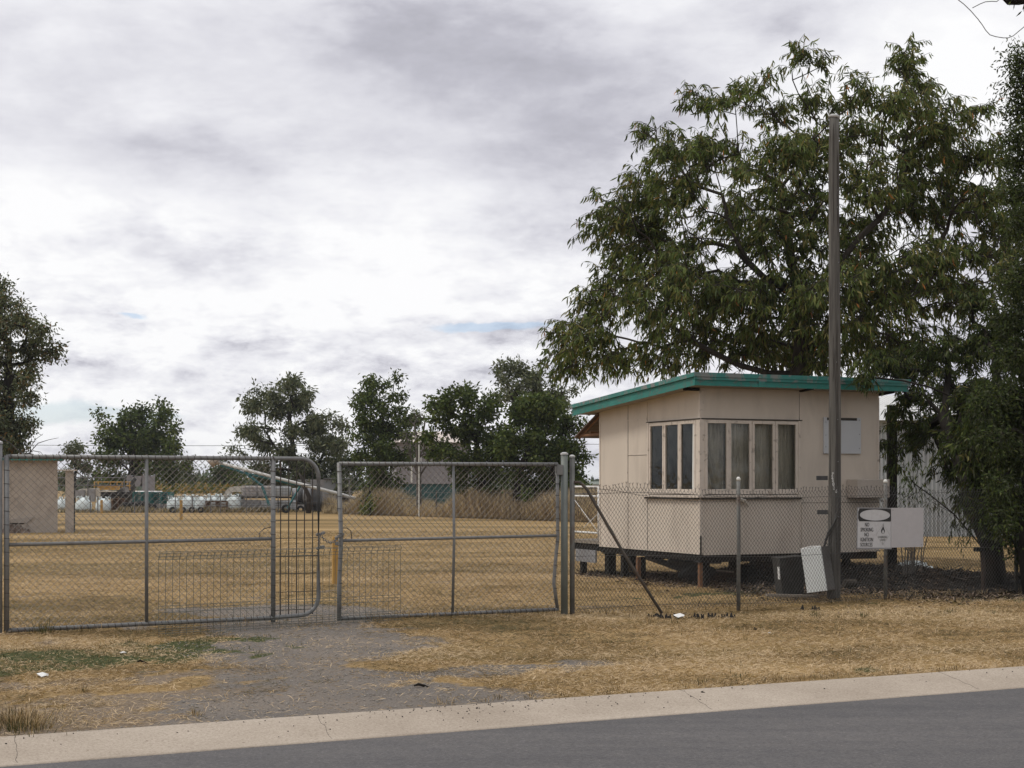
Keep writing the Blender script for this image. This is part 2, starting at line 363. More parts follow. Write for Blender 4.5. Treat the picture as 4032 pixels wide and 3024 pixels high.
# glass
def glass_mat():
    m, n = new_mat('window_glass'); out = n.nodes['Material Output']; n.nodes.remove(n.nodes['Principled BSDF'])
    gl = n.nodes.new('ShaderNodeBsdfGlossy'); gl.inputs['Roughness'].default_value = .03; gl.inputs[0].default_value = (.55, .58, .58, 1)
    tr = n.nodes.new('ShaderNodeBsdfTransparent'); tr.inputs[0].default_value = (.93, .915, .88, 1)
    fr = n.nodes.new('ShaderNodeFresnel'); fr.inputs[0].default_value = 1.5
    link(n, bump(n, tex_noise(n, 3, 2), .25, .02), gl.inputs['Normal'])
    df = n.nodes.new('ShaderNodeBsdfDiffuse'); df.inputs[0].default_value = (.22, .22, .2, 1)
    a = n.nodes.new('ShaderNodeMixShader'); link(n, fr.outputs[0], a.inputs[0]); link(n, tr.outputs[0], a.inputs[1]); link(n, gl.outputs[0], a.inputs[2])
    b = n.nodes.new('ShaderNodeMixShader')
    d = ramp2(n, tex_noise(n, 3.5, 6, .7), [(.45, (.03,) * 3), (.8, (.16,) * 3)]); link(n, d, b.inputs[0])
    link(n, a.outputs[0], b.inputs[1]); link(n, df.outputs[0], b.inputs[2]); link(n, b.outputs[0], out.inputs[0]); return m
M_glass = glass_mat()
M_curtain = simple('grey_curtain', (.72, .72, .68), .9, .15, 3, (.16, .16, .15), .6, bmp=.1, stretch=(4, 4, .6))
M_inner = simple('dim_interior', (.06, .055, .05), .9, .1, 2)

# ground
def ground_mat():
    m, n = new_mat('dry_ground'); p = n.nodes['Principled BSDF']
    a = n.nodes.new('ShaderNodeAttribute'); a.attribute_name = 'col'
    s = n.nodes.new('ShaderNodeSeparateColor'); link(n, a.outputs['Color'], s.inputs[0])
    big = tex_noise(n, .30, 6, .62, sc=(.18, 1.0, 1)); med = tex_noise(n, 1.1, 6, .65, sc=(.4, 1.2, 1)); fine = tex_noise(n, 30, 5, .7, sc=(.5, 1, 1)); vf = tex_noise(n, 90, 3, .7)
    straw = ramp2(n, med, [(.30, (.15, .107, .047)), (.5, (.29, .195, .088)), (.72, (.43, .30, .15))])
    straw2 = ramp2(n, big, [(.40, (.12, .092, .040)), (.5, (.27, .182, .08)), (.59, (.43, .30, .15))])
    straw = mixc(n, .55, straw, straw2)
    st_f = ramp2(n, fine, [(.32, (.60, .60, .58)), (.5, (.97, .97, .97)), (.7, (1.35, 1.32, 1.25))])
    straw = mixc(n, 1.0, straw, st_f, 'MULTIPLY')
    grav = ramp2(n, tex_noise(n, 55, 5, .8), [(.34, (.105, .092, .08)), (.5, (.175, .157, .14)), (.62, (.215, .195, .175)), (.74, (.34, .31, .28))])
    gbig = ramp2(n, tex_noise(n, .9, 5, .6), [(.35, (.85, .85, .86)), (.65, (1.18, 1.12, 1.05))]); grav = mixc(n, 1.0, grav, gbig, 'MULTIPLY')
    green = ramp2(n, tex_noise(n, 22, 5, .7), [(.35, (.035, .042, .016)), (.55, (.07, .082, .032)), (.75, (.17, .14, .06))])
    litter_shade_col = ramp2(n, tex_noise(n, 26, 6, .75), [(.35, (.018, .015, .012)), (.55, (.05, .04, .031)), (.75, (.16, .12, .09))])  # litter tone, darkened to carry the shade under cabin and trees
    def brk(ch, amt=.5):
        n1 = n.nodes.new('ShaderNodeMath'); n1.operation = 'ADD'; link(n, ch, n1.inputs[0])
        n2 = n.nodes.new('ShaderNodeMath'); n2.operation = 'MULTIPLY_ADD'; link(n, fine, n2.inputs[0]); n2.inputs[1].default_value = amt; n2.inputs[2].default_value = -amt / 2
        link(n, n2.outputs[0], n1.inputs[1])
        r = n.nodes.new('ShaderNodeMapRange'); link(n, n1.outputs[0], r.inputs[0]); r.inputs[1].default_value = .35; r.inputs[2].default_value = .65
        return r.outputs[0]
    ad = n.nodes.new('ShaderNodeAttribute'); ad.attribute_name = 'dirt'
    dirtc = ramp2(n, tex_noise(n, 40, 6, .8), [(.33, (.095, .073, .055)), (.5, (.205, .16, .118)), (.64, (.29, .23, .165)), (.74, (.42, .33, .235))])
    c = mixc(n, brk(ad.outputs['Fac'], 1.3), straw, dirtc); c = mixc(n, brk(s.outputs[0]), c, grav); c = mixc(n, brk(s.outputs[1]), c, green); c = mixc(n, brk(s.outputs[2]), c, litter_shade_col)
    link(n, c, p.inputs['Base Color']); p.inputs['Roughness'].default_value = .95; p.inputs['Specular IOR Level'].default_value = .1
    b = n.nodes.new('ShaderNodeBump'); link(n, fine, b.inputs['Height']); b.inputs['Strength'].default_value = .8; b.inputs['Distance'].default_value = .03
    link(n, b.outputs[0], p.inputs['Normal']); return m
M_ground = ground_mat()
def road_mat():
    m, n = new_mat('asphalt'); p = n.nodes['Principled BSDF']
    ag = ramp2(n, tex_noise(n, 48, 5, .85), [(.32, (.048, .046, .046)), (.48, (.088, .085, .085)), (.6, (.110, .106, .105)), (.72, (.25, .245, .24))])
    bg = ramp2(n, tex_noise(n, .5, 5, .6, sc=(.4, 1.6, 1)), [(.35, (.86, .86, .87)), (.65, (1.14, 1.12, 1.1))])
    c = mixc(n, 1.0, ag, bg, 'MULTIPLY')
    t_ = n.nodes.new('ShaderNodeTexCoord'); mp_ = n.nodes.new('ShaderNodeMapping'); mp_.inputs['Rotation'].default_value = (0, 0, -TH); mp_.inputs['Scale'].default_value = (.12, 3.0, 1)
    link(n, t_.outputs['Object'], mp_.inputs[0]); sn = n.nodes.new('ShaderNodeTexNoise'); link(n, mp_.outputs[0], sn.inputs['Vector']); sn.inputs['Scale'].default_value = 1.6; sn.inputs['Detail'].default_value = 6
    c = mixc(n, 1.0, c, ramp2(n, sn.outputs[0], [(.35, (.94, .94, .945)), (.65, (1.06, 1.055, 1.05))]), 'MULTIPLY')
    md = ramp2(n, tex_noise(n, 9, 5, .7), [(.35, (.90, .90, .92)), (.68, (1.12, 1.1, 1.08))]); c = mixc(n, 1.0, c, md, 'MULTIPLY')
    link(n, c, p.inputs['Base Color']); p.inputs['Roughness'].default_value = .85; p.inputs['Specular IOR Level'].default_value = .3
    link(n, bump(n, tex_noise(n, 75, 3, .8), .6, .006), p.inputs['Normal']); return m
def kerb_mat():
    m, n = new_mat('kerb_concrete'); p = n.nodes['Principled BSDF']
    ag = ramp2(n, tex_noise(n, 60, 5, .8), [(.30, (.25, .21, .17)), (.5, (.385, .332, .272)), (.66, (.45, .392, .328)), (.74, (.78, .75, .70))])
    bg = ramp2(n, tex_noise(n, .8, 6, .65), [(.3, (.80, .77, .74)), (.7, (1.12, 1.11, 1.1))])
    c = mixc(n, 1.0, ag, bg, 'MULTIPLY')
    v = n.nodes.new('ShaderNodeTexVoronoi'); v.inputs['Scale'].default_value = 7; t = n.nodes.new('ShaderNodeTexCoord'); link(n, t.outputs['Object'], v.inputs['Vector'])
    sp = ramp2(n, v.outputs['Distance'], [(.05, (.5, .45, .4)), (.075, (1, 1, 1))]); c = mixc(n, .8, c, sp, 'MULTIPLY')
    link(n, c, p.inputs['Base Color']); p.inputs['Roughness'].default_value = .9; p.inputs['Specular IOR Level'].default_value = .2
    link(n, bump(n, tex_noise(n, 60, 3, .8), .4, .004), p.inputs['Normal']); return m
M_road = road_mat(); M_kerb = kerb_mat()

# ------------------------------------------------------------------ setting: ground, road, kerb
tl = np.concatenate([[-3000, -800, -250, -90, -40, -20], np.arange(-12, 24.01, .11), [30, 45, 70, 110, 250, 800, 3000]])
sl = np.concatenate([[-3000, -500, -60, 0, 9.3], [9.55, 9.72], np.arange(9.8, 30, .11), np.arange(30, 90, 1.5), [100, 130, 200, 500, 1500, 4500]])
Tm, Sm = np.meshgrid(tl, sl); gx, gy = ts2xy(Tm.ravel(), Sm.ravel())
zz = gz(gx, gy); near = (Tm.ravel() > -13) & (Tm.ravel() < 25) & (Sm.ravel() > 9) & (Sm.ravel() < 32)
far = 1 - sm(np.hypot(gx, gy), 30, 60); zz = np.where(Sm.ravel() > 9.8, zz * far, zz)
gr, gn, litter_shade = masks(gx, gy); dirtv = masks.dirt * near; colr = np.stack([gr * near, gn * near, litter_shade * near], 1)
nT, nS = len(tl), len(sl); idx = np.arange(nT * nS).reshape(nS, nT)
F = np.stack([idx[:-1, :-1].ravel(), idx[:-1, 1:].ravel(), idx[1:, 1:].ravel(), idx[1:, :-1].ravel()], 1)
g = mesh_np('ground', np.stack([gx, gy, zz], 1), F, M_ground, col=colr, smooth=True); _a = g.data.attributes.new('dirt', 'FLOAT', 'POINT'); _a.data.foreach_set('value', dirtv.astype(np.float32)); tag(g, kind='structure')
def strip(name, prof, mat, t0=-60, t1=90, dt=.25, wob=0.0):
    ts = np.arange(t0, t1 + dt, dt); V = []; n = len(prof)
    for j, (s, z) in enumerate(prof):
        w = wob * (vn(ts * 3.1, ts * 0 + j * 0) - .5) * (1 if j == n - 1 else 0) + wob * .6 * (vn(ts * 2.3, ts * 0 + 5.5) - .5) * (1 if j == 0 else 0)
        x, y = ts2xy(ts, s + w); V.append(np.stack([x, y, np.full(len(ts), z)], 1))
    V = np.concatenate(V); m = len(ts); idx = np.arange(n * m).reshape(n, m)
    F = np.stack([idx[:-1, :-1].ravel(), idx[:-1, 1:].ravel(), idx[1:, 1:].ravel(), idx[1:, :-1].ravel()], 1)
    return mesh_np(name, V, F, mat)
tag(strip('road', [(-2.5, -.075), (3, -.02), (9.165, -.060)], M_road, -200, 300, 1.0), kind='structure')
kerb = tag(strip('kerb', [(9.13, -.10), (9.135, -.056), (9.19, -.052), (9.20, -.058), (9.30, -.046), (9.50, -.016), (9.68, .010), (9.76, .014), (9.80, -.03)], M_kerb, -60, 90, .08, .035), kind='structure')
# joints in the kerb (thin recessed lines)
jb = MB()
for px, py in ((2620, 2720), (1290, 2865), (3760, 2670), (60, 2960)):
    Y = gdep(py); t, s = xy2ts((px - CX) / FPX * Y, Y)
    pts = []
    for i, ss in enumerate(np.linspace(9.2, 9.76, 9)):
        zk = np.interp(ss, [9.2, 9.30, 9.50, 9.68, 9.76], [-.058, -.046, -.016, .010, .014]); x, y = ts2xy(t + .14 * (ss - 9.2) + random.uniform(-.012, .012), ss); pts.append((x, y, zk + .0005))
    jb.tube(pts, .0011, 4)
jo = jb.build('kerb_joint', M_charc); jo.parent = kerb

# pebbles and crumbs on the kerb
V = []; Fq = []
def add_rocks(name, pts, sizes, mat, **k):
    base = np.array([(1, 0, 0), (-1, 0, 0), (0, 1, 0), (0, -1, 0), (0, 0, 1), (0, 0, -1)], float); fs = [(0, 2, 4), (2, 1, 4), (1, 3, 4), (3, 0, 4), (2, 0, 5), (1, 2, 5), (3, 1, 5), (0, 3, 5)]
    V = []; F = []
    for i, (p, r) in enumerate(zip(pts, sizes)):
        q = base * r * rng.uniform(.6, 1.3, (6, 3)) * [1, 1, .6]; a = rng.uniform(0, 6.28); R = np.array([[math.cos(a), -math.sin(a), 0], [math.sin(a), math.cos(a), 0], [0, 0, 1]])
        V.append(q @ R.T + p); F += [(a + 6 * i, b + 6 * i, c + 6 * i) for a, b, c in fs]
    o = mesh_np(name, np.concatenate(V), F, mat); return tag(o, **k)
pp = []; ss_ = []
for i in range(230):
    t = rng.uniform(-3, 14) if rng.random() < .45 else rng.normal(4.6, .8); s = 9.74 - abs(rng.normal(0, .16))
    if s < 9.2: continue
    x, y = ts2xy(t, s); pp.append((x, y, np.interp(s, [9.2, 9.30, 9.50, 9.68, 9.76], [-.058, -.046, -.016, .010, .014]) + .003)); ss_.append(rng.uniform(.002, .008))
add_rocks('gravel_crumbs', pp, ss_, M_charc, label='dark gravel crumbs scattered over the pale concrete kerb edge', cat='gravel', kind='stuff')
pp = []; ss_ = []
while len(pp) < 5000:
    t = rng.uniform(-1, 8); s = rng.uniform(9.8, 19); x, y = ts2xy(t, s); 
    if masks(np.array([x]), np.array([y]))[0][0] < .5: continue
    pp.append((x, y, gzs(x, y) + .002)); ss_.append(rng.uniform(.004, .013))
add_rocks('driveway_gravel', pp, ss_, simple('gravel_stone', (.24, .22, .195), .9, .4, 20), label='grey gravel on the worn vehicle crossing in front of the gates', cat='gravel', kind='stuff')

# ------------------------------------------------------------------ straw and weeds
def blades(P, D, L, W, col, up=0.0):
    """P base (n,3), D unit dir (n,3); rhombus-like blade with a kink"""
    n = len(P); side = np.cross(D, np.array([0, 0, 1.0])); ln = np.linalg.norm(side, axis=1, keepdims=True); side = np.where(ln > 1e-3, side / np.maximum(ln, 1e-3), [1, 0, 0])
    tw = rng.uniform(-.8, .8, (n, 1)); side = side * np.cos(tw) + np.array([0, 0, 1.0]) * np.sin(tw)
    mid = P + D * L[:, None] * .5 + np.array([0, 0, 1.0]) * (L[:, None] * rng.uniform(-.02, .12, (n, 1))) + side * L[:, None] * rng.uniform(-.12, .12, (n, 1))
    tip = P + D * L[:, None]
    V = np.stack([P - side * W[:, None] * .5, mid - side * W[:, None] * .5, tip, mid + side * W[:, None] * .5], 1).reshape(-1, 3)
    F = np.arange(4 * n).reshape(n, 4); return V, F, np.repeat(col, 4, 0)
STRAW = np.array([(.58, .43, .25), (.46, .32, .16), (.34, .225, .10), (.22, .145, .066), (.14, .10, .05), (.10, .09, .042)]) * np.array([.98, 1.0, 1.1])
GREEN = np.array([(.055, .068, .024), (.08, .088, .034), (.04, .048, .02), (.15, .125, .06), (.11, .095, .05)])
def scatter(n, t0, t1, s0, s1, kind, Ls, Ws):
    t = rng.uniform(t0, t1, n); s = rng.uniform(s0, s1, n); x, y = ts2xy(t, s)
    vis = np.abs(x / y) < .37
    x, y = x[vis], y[vis]; gr, gn, litter_shade = masks(x, y); r = rng.random(len(x))
    cl = fbm(x, y, 2.2, 3)
    if kind == 'straw':
        keep = r < (1 - .93 * gr) * (1 - .66 * sm(masks.dirt, .35, .8)) * (1 - .55 * gn) * (1 - .8 * litter_shade) * (.35 + 1.3 * sm(cl, .3, .65))
        keep |= r < .045
    elif kind == 'green': keep = r < gn * .9 + .02 * (cl > .62)
    x, y, cl = x[keep], y[keep], cl[keep]; n = len(x); z = gz(x, y)
    a = rng.normal(.45, 1.0, n) + math.pi * rng.integers(0, 2, n); e = np.abs(rng.normal(.10, .22, n)) if kind == 'straw' else rng.uniform(.3, 1.3, n)
    D = np.stack([np.cos(a) * np.cos(e), np.sin(a) * np.cos(e), np.sin(e)], 1)
    L = rng.uniform(*Ls, n); W = rng.uniform(*Ws, n)
    pal = STRAW if kind == 'straw' else GREEN
    w = .55 * fbm(x * .3 + 50, y * 1.1, .45, 4) + .45 * fbm(x + 9, y, 1.1, 3); k = np.clip(((.5 - w) * 16 + 1.9 + rng.normal(0, 1.7, n)), 0, len(pal) - 1).astype(int) if kind == 'straw' else rng.integers(0, len(pal), n)
    col = pal[k] * rng.uniform(.75, 1.15, (n, 1))
    return blades(np.stack([x, y, z + .002], 1), D, L, W, col)
def merge(parts):
    V = []; F = []; Cc = []; b = 0
    for v, f, c in parts: V.append(v); F.append(f + b); Cc.append(c); b += len(v)
    return np.concatenate(V), np.concatenate(F), np.concatenate(Cc)
V, F, Cc = merge([scatter(500000, -3, 17, 9.8, 17.5, 'straw', (.03, .105), (.0026, .0054)), scatter(240000, -1, 22, 17.5, 27, 'straw', (.04, .11), (.003, .006)), scatter(150000, -6, 30, 27, 48, 'straw', (.05, .13), (.005, .009))])
tag(mesh_np('dry_grass', V, F, M_straw, col=Cc), 'short dry straw coloured mown grass on the verge and yard', 'grass', kind='stuff')
V, F, Cc = merge([scatter(110000, -3, 18, 9.8, 20, 'green', (.02, .06), (.003, .008))])
tag(mesh_np('green_weeds', V, F, M_straw, col=Cc), 'low dark green weeds creeping through the verge', 'weeds', kind='stuff')
# taller tufts along fence line, kerb edge
parts = []
def tuft(x, y, n, h, spread, pal, lean=.6):
    a = rng.uniform(0, 6.28, n); e = rng.normal(1.1, .3, n); rr = np.abs(rng.normal(0, spread, n)); px = x + rr * np.cos(a); py = y + rr * np.sin(a)
    D = np.stack([np.cos(a) * np.cos(e), np.sin(a) * np.cos(e), np.sin(e)], 1)
    return blades(np.stack([px, py, gz(px, py)], 1), D, rng.uniform(.4, 1, n) * h, rng.uniform(.003, .006, n), pal[rng.integers(0, len(pal), n)] * rng.uniform(.7, 1.1, (n, 1)))
for i in range(150):
    t = rng.uniform(1.6, 17); x, y = ts2xy(t, 16.45 + rng.normal(0, .12)); parts.append(tuft(x, y, 16, rng.uniform(.05, .16), .06, STRAW))
for i in range(90):
    x, y = ts2xy(rng.uniform(6.5, 17), rng.uniform(10.5, 16.2)); parts.append(tuft(x, y, 14, rng.uniform(.03, .09), rng.uniform(.03, .10), GREEN if i % 2 else STRAW[3:]))
for i in range(170):
    t = rng.uniform(4, 15); x, y = ts2xy(t, 9.84 + abs(rng.normal(0, .1))); parts.append(tuft(x, y, 22, rng.uniform(.03, .07), .06, STRAW))
for px, py, n, h, sp, pal in ((330, 2725, 90, .06, .05, STRAW), (770, 2820, 70, .06, .05, STRAW), (2760, 2690, 60, .05, .1, GREEN), (2900, 2672, 70, .05, .12, GREEN), (3400, 2430, 60, .12, .12, GREEN), (3210, 2420, 40, .1, .08, GREEN), (3730, 2420, 40, .1, .1, GREEN),
                              (50, 2860, 500, .12, .18, STRAW), (90, 2835, 400, .1, .2, STRAW), (130, 2870, 300, .08, .15, STRAW), (60, 2880, 250, .08, .22, GREEN), (170, 2500, 120, .2, .12, GREEN), (520, 2530, 60, .07, .15, GREEN), (2560, 2450, 40, .2, .05, STRAW)):
    Y = gdep(py); parts.append(tuft((px - CX) / FPX * Y, Y, n, h, sp, pal))
V, F, Cc = merge(parts); tag(mesh_np('grass_tufts', V, F, M_straw, col=Cc), 'tufts of longer dry grass along fence foot and kerb', 'grass', kind='stuff')

# leaf litter
LIT = np.array([(.16, .115, .085), (.08, .058, .042), (.045, .035, .028), (.26, .20, .15), (.03, .025, .022)])
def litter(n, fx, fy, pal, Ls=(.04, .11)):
    x, y = fx(n), fy(n); gr, gn, litter_shade = masks(x, y); keep = rng.random(n) < np.clip(litter_shade * 1.2 + .01, 0, 1); x, y = x[keep], y[keep]; n = len(x)
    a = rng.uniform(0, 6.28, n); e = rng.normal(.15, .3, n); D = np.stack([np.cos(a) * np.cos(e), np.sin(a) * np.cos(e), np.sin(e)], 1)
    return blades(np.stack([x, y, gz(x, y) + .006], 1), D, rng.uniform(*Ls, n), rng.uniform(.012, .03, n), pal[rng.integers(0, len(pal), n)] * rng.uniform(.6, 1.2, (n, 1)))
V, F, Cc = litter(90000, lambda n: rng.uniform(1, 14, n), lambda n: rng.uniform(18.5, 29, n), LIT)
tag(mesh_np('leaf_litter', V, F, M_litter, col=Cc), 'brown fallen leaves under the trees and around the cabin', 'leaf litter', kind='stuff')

# ------------------------------------------------------------------ chain-link
def segs_mesh(A, B, r):
    """triangular prisms along segments A->B (n,3)"""
    D = B - A; L = np.linalg.norm(D, axis=1, keepdims=True); D = D / L; A = A - D * r * .8; B = B + D * r * .8
    ref = np.where(np.abs(D[:, 1:2]) < .9, [[0, 1.0, 0]], [[1.0, 0, 0]]); a = np.cross(ref, D); a /= np.linalg.norm(a, axis=1, keepdims=True); b = np.cross(D, a)
    n = len(A); V = np.zeros((n, 6, 3)); rr = r if np.ndim(r) else np.full((n, 1), r)
    for k in range(3):
        th = 2 * math.pi * k / 3 + .5; o = (a * math.cos(th) + b * math.sin(th)) * rr; V[:, k] = A + o; V[:, 3 + k] = B + o
    F = np.array([(0, 1, 4, 3), (1, 2, 5, 4), (2, 0, 3, 5)])[None] + (np.arange(n) * 6)[:, None, None]
    return V.reshape(-1, 3), F.reshape(-1, 4)
def chainlink(x0, x1, z0, z1, w, h, r, barb=.04, warp=.006, ztop=None, hole=None, amp=.006):
    """in local x,z plane (y=0) with wires vertical zigzag"""
    A = []; B = []; ni = int(round((x1 - x0) / (w / 2))); nj = int((z1 - z0) / (h / 2))
    def wp(x, z): return x + warp * math.sin(z * 5.1 + x * 2.3) * 1.6 + warp * math.sin(x * 9 + z * 3), warp * .8 * math.sin(x * 3.3 + z * 2.2) * 2
    for i in range(ni):
        P = []
        top = z1 if ztop is None else ztop(x0 + i * w / 2)
        for j in range(nj + 1):
            z = z0 + j * h / 2; x = x0 + (i + ((j + i) % 2)) * w / 2
            if ztop is not None: z = z0 + (z - z0) * (top - z0) / (z1 - z0)
            x2, y2 = wp(x, z); P.append((min(max(x2, x0), x1), y2 + (amp if (i + j) % 2 else -amp) * .5, z))
        A += P[:-1]; B += P[1:]
        if barb and i % 2 == 0:
            xx, yy, zt = P[-1]; 
            if (i + nj) % 2 == 0: xx, yy, zt = P[-1]
            jx = random.uniform(-.01, .01); bh = barb * random.uniform(.6, 1.25)
            A += [(xx, 0, zt), (xx + jx, .01 * random.uniform(-1, 1), zt + bh * .6), (xx + jx, 0, zt + bh * .6)]; B += [(xx + jx, 0, zt + bh * .6), (xx + jx - .010, 0, zt + bh), (xx + jx + .011, 0, zt + bh * 1.05)]
    return np.array(A), np.array(B)
def fence_root(name, t, **k):
    x, y = ts2xy(t, 16.45); return empty(name, (x, y, 0), TH, **k)

def barb_r(A, B, r0=.0024, r1=.0042, lim=1.80):
    return np.where((np.minimum(A[:, 2], B[:, 2]) > lim - .04)[:, None], r1, r0)
def two_tone(rg, v, f, parent):
    nt_ = len(rg.f); rg.add(v.tolist(), f.tolist()); o = rg.build('chain_mesh', M_wire, parent); o.data.materials.append(M_bar)
    mi = np.zeros(len(o.data.polygons), np.int32); mi[:nt_] = 1; o.data.polygons.foreach_set('material_index', mi)
# left gate leaf ------------------------------------------------------
gt = dict(group='gates across the yard entrance')
gl = fence_root('gate_leaf', 2.257, label='wide left gate of grey pipe with a round cornered end of dark weld bars', cat='gate', **gt)
W1 = 5.084 - 2.257; W2 = 5.610 - 2.257; PR = .024
Rc = .21; fr = MB()
arc_top = [(W2 - Rc + Rc * math.sin(a), 0, 1.83 - Rc + Rc * math.cos(a)) for a in np.linspace(0, math.pi / 2, 9)]
arc_bot = [(W2 - Rc + Rc * math.cos(a), 0, .085 + Rc - Rc * math.sin(a)) for a in np.linspace(0, math.pi / 2, 9)]
fr.tube([(0, 0, 1.83)] + arc_top + arc_bot + [(W1, 0, .07), (0, 0, .045)], PR, 10); fr.tube([(0, 0, 0.0), (0, 0, 1.84)], PR + .003, 10)
fr.tube([(W1, 0, .02), (W1, 0, 1.83)], PR + .002, 10)
fr.build('gate_frame', M_galv, gl, smooth=True)
MB().tube([(3.688 - 2.257, .0, .05), (3.688 - 2.257, 0, 1.82)], .0195, 8).build('upright', M_galv, gl, smooth=True)
MB().tube([(0, 0, .925), (W1, 0, .943)], .019, 8).build('middle_rail', M_galv, gl, smooth=True)

rg = MB()
for i in range(int(W1 / .0705)):
    for z in (1.83, .045 + .025 * i * .0705 / W1):
        rg.ring((.04 + i * .0705, 0, z), (1, 0, .35 if i % 3 else .1), PR + .002, .0035, 8, 4)
for z in np.arange(.15, 1.75, .14):
    rg.ring((0, 0, z), (.1, 0, 1), PR + .004, .0035, 8, 4); rg.ring((W1, 0, z), (.1, 0, 1), PR + .004, .0035, 8, 4)
A, B = chainlink(.02, W1 - .01, .05, 1.83, .0705, .0705, .0019, warp=.004)
v_, f_ = segs_mesh(A, B, barb_r(A, B)); two_tone(rg, v_, f_, gl)
bars = MB()
f2t = lambda px: onfence(px) - 2.257
for px in (1104.6, 1136.4, 1167.3, 1198.6, 1230.5): bars.tube([(f2t(px), .0, .09), (f2t(px) + .002, 0, 1.82 if px < 1220 else 1.78)], .0062, 6)
for py in (1846, 1912, 1981, 2049.6, 2119.5, 2191, 2259, 2330.7, 2401.5):
    z = H - (py - HY) * 17.1 / FPX; bars.tube([(W1, .006, z), (W2 - (.01 if .3 < z < 1.6 else .09), .006, z + .002)], .0042, 6)
bars.build('weld_bars', M_bar, gl)
MB().tube([(W1 - .155, 0, .945), (W1 - .15, 0, 1.02), (W1 - .10, 0, 1.055), (W1, 0, 1.08)], .005, 6).build('bent_brace', M_bar, gl)
MB().ring((W1 + .0, 0, 1.83), (1, 0, .2), PR + .006, .007, 10, 5).build('hinge_strap', M_rust, gl)
# right gate leaf ------------------------------------------------------
T2 = onfence(1335)
g2 = fence_root('gate_leaf', T2, label='right gate of grey pipe filled entirely with chain mesh, its hinge side buckled', cat='gate', **gt)
W = 8.634 - T2; hs = MB()
fr = MB(); fr.tube([(0, 0, 1.776), (W, 0, 1.785)], PR, 10); fr.tube([(0, 0, -.01), (-.0, 0, .4), (.025, 0, .9), (.0, 0, 1.79)], PR, 10); fr.tube([(0, 0, .03), (W + .01, 0, .035)], PR - .003, 10)
fr.tube([(W, 0, 1.785), (W, 0, 1.3), (W + .005, 0, .9), (W - .03, 0, .6), (W - .05, 0, .35), (W, 0, .04)], PR - .003, 10)
fr.build('gate_frame', M_galv, g2, smooth=True)
xm = onfence(1785) - T2
MB().tube([(xm - .01, 0, .03), (xm + .01, 0, .9), (xm, 0, 1.78)], .0175, 8).build('upright', M_galv, g2, smooth=True)
MB().tube([(0, 0, .908), (W, 0, .925)], .0175, 8).build('middle_rail', M_galv, g2, smooth=True)

rg = MB()
for i in range(int(W / .075)):
    for z in (1.779, .032): rg.ring((.03 + i * .075, 0, z), (1, 0, .35 if i % 3 else .1), PR + .002, .0035, 8, 4)
for z in np.arange(.15, 1.75, .14): rg.ring((.012 * (z < 1.2), 0, z), (.1, 0, 1), PR + .004, .0035, 8, 4); rg.ring((W - .03 * (z < .7), 0, z), (.1, 0, 1), PR + .003, .0035, 8, 4)
A, B = chainlink(.01, W, .03, 1.78, .075, .075, .0019, warp=.004)
v_, f_ = segs_mesh(A, B, barb_r(A, B)); two_tone(rg, v_, f_, g2)
MB().tube([(0.0, 0, 1.05), (.09, 0, 1.05), (.14, 0, 1.02), (.155, 0, .915)], .005, 6).build('bent_brace', M_bar, g2)
MB().box(W - .02, W + .06, -.03, .03, 1.66, 1.78).build('hinge_strap', M_galv, g2)
# gate posts
def gate_post(t, r, z1, label, mat=M_galv, cap=True):
    o = fence_root('gate_post', t, label=label, cat='post', group='round steel posts at the gateway')
    MB().tube([(0, 0, -.15), (0, 0, z1)], r, 14).build('shaft', mat, o, smooth=True)
    MB().tube([(0, 0, z1), (0, 0, z1 + .018), (0, 0, z1 + .033)], [r + .005, r + .006, r * .45], 14).build('cap', M_poletop if cap else mat, o)
    return o
gate_post(onfence(-6), .038, 1.96, 'grey steel post at the left end of the gateway')
p1 = gate_post(onfence(2222), .043, 1.90, 'thick grey green hanging post at the buckled edge of the right gate', simple('post_green_grey', (.16, .175, .16), .6, .12, 5, (.10, .09, .075), .4, metallic=.2))
p2 = gate_post(onfence(2256) - .01, .031, 1.87, 'thinner steel strainer post where the chain wire fence meets the right gate', M_post)
# chain
ch = fence_root('chain', onfence(1262), label='galvanised chain looped between the two gate leaves', cat='chain')
lk = MB(); cp = []
for i in range(15): 
    u_ = i / 14; cp.append(Vector((-.03 + .25 * u_, -.045 if i % 1 == 0 else .045, 1.0 - .10 * math.sin(u_ * math.pi) * (1 if u_ < .75 else .9) - .02 * u_)))
for i in range(len(cp) - 1):
    c = (cp[i] + cp[i + 1]) / 2; d = cp[i + 1] - cp[i]; ax = Vector((0, 1, 0)) if i % 2 else d.cross(Vector((0, 1, 0))).normalized(); lk.ring(c, ax, .0135, .0042, 10, 5)
for i in range(12):
    a = i / 12 * 2 * math.pi; lk.ring((.0 + .04 * math.cos(a), .045 * math.sin(a), .99 + .012 * math.cos(a)), (math.sin(a), -math.cos(a), .5 * (i % 2)), .0125, .004, 8, 4)
    lk.ring((.225 + .04 * math.cos(a), .045 * math.sin(a), .96 + .02 * math.cos(a)), (math.sin(a), -math.cos(a), .5 * (i % 2)), .0125, .004, 8, 4)
    lk.ring((.0 + .035 * math.cos(a), .04 * math.sin(a), .835 + .01 * math.cos(a)), (math.sin(a), -math.cos(a), .5 * (i % 2)), .0125, .004, 8, 4)
for i in range(7): lk.ring((-.025, -.03, .97 - .02 * i), (i % 2, (i + 1) % 2, 0), .0125, .004, 8, 4)
lk.build('chain_links', M_galv, ch, smooth=True)
pk = fence_root('padlock', onfence(1262), label='small grey padlock hanging from the chain between the gate leaves', cat='padlock')
MB().box(.155, .195, -.065, -.04, .86, .90).build('lock_body', M_galv, pk, bevel=.004)
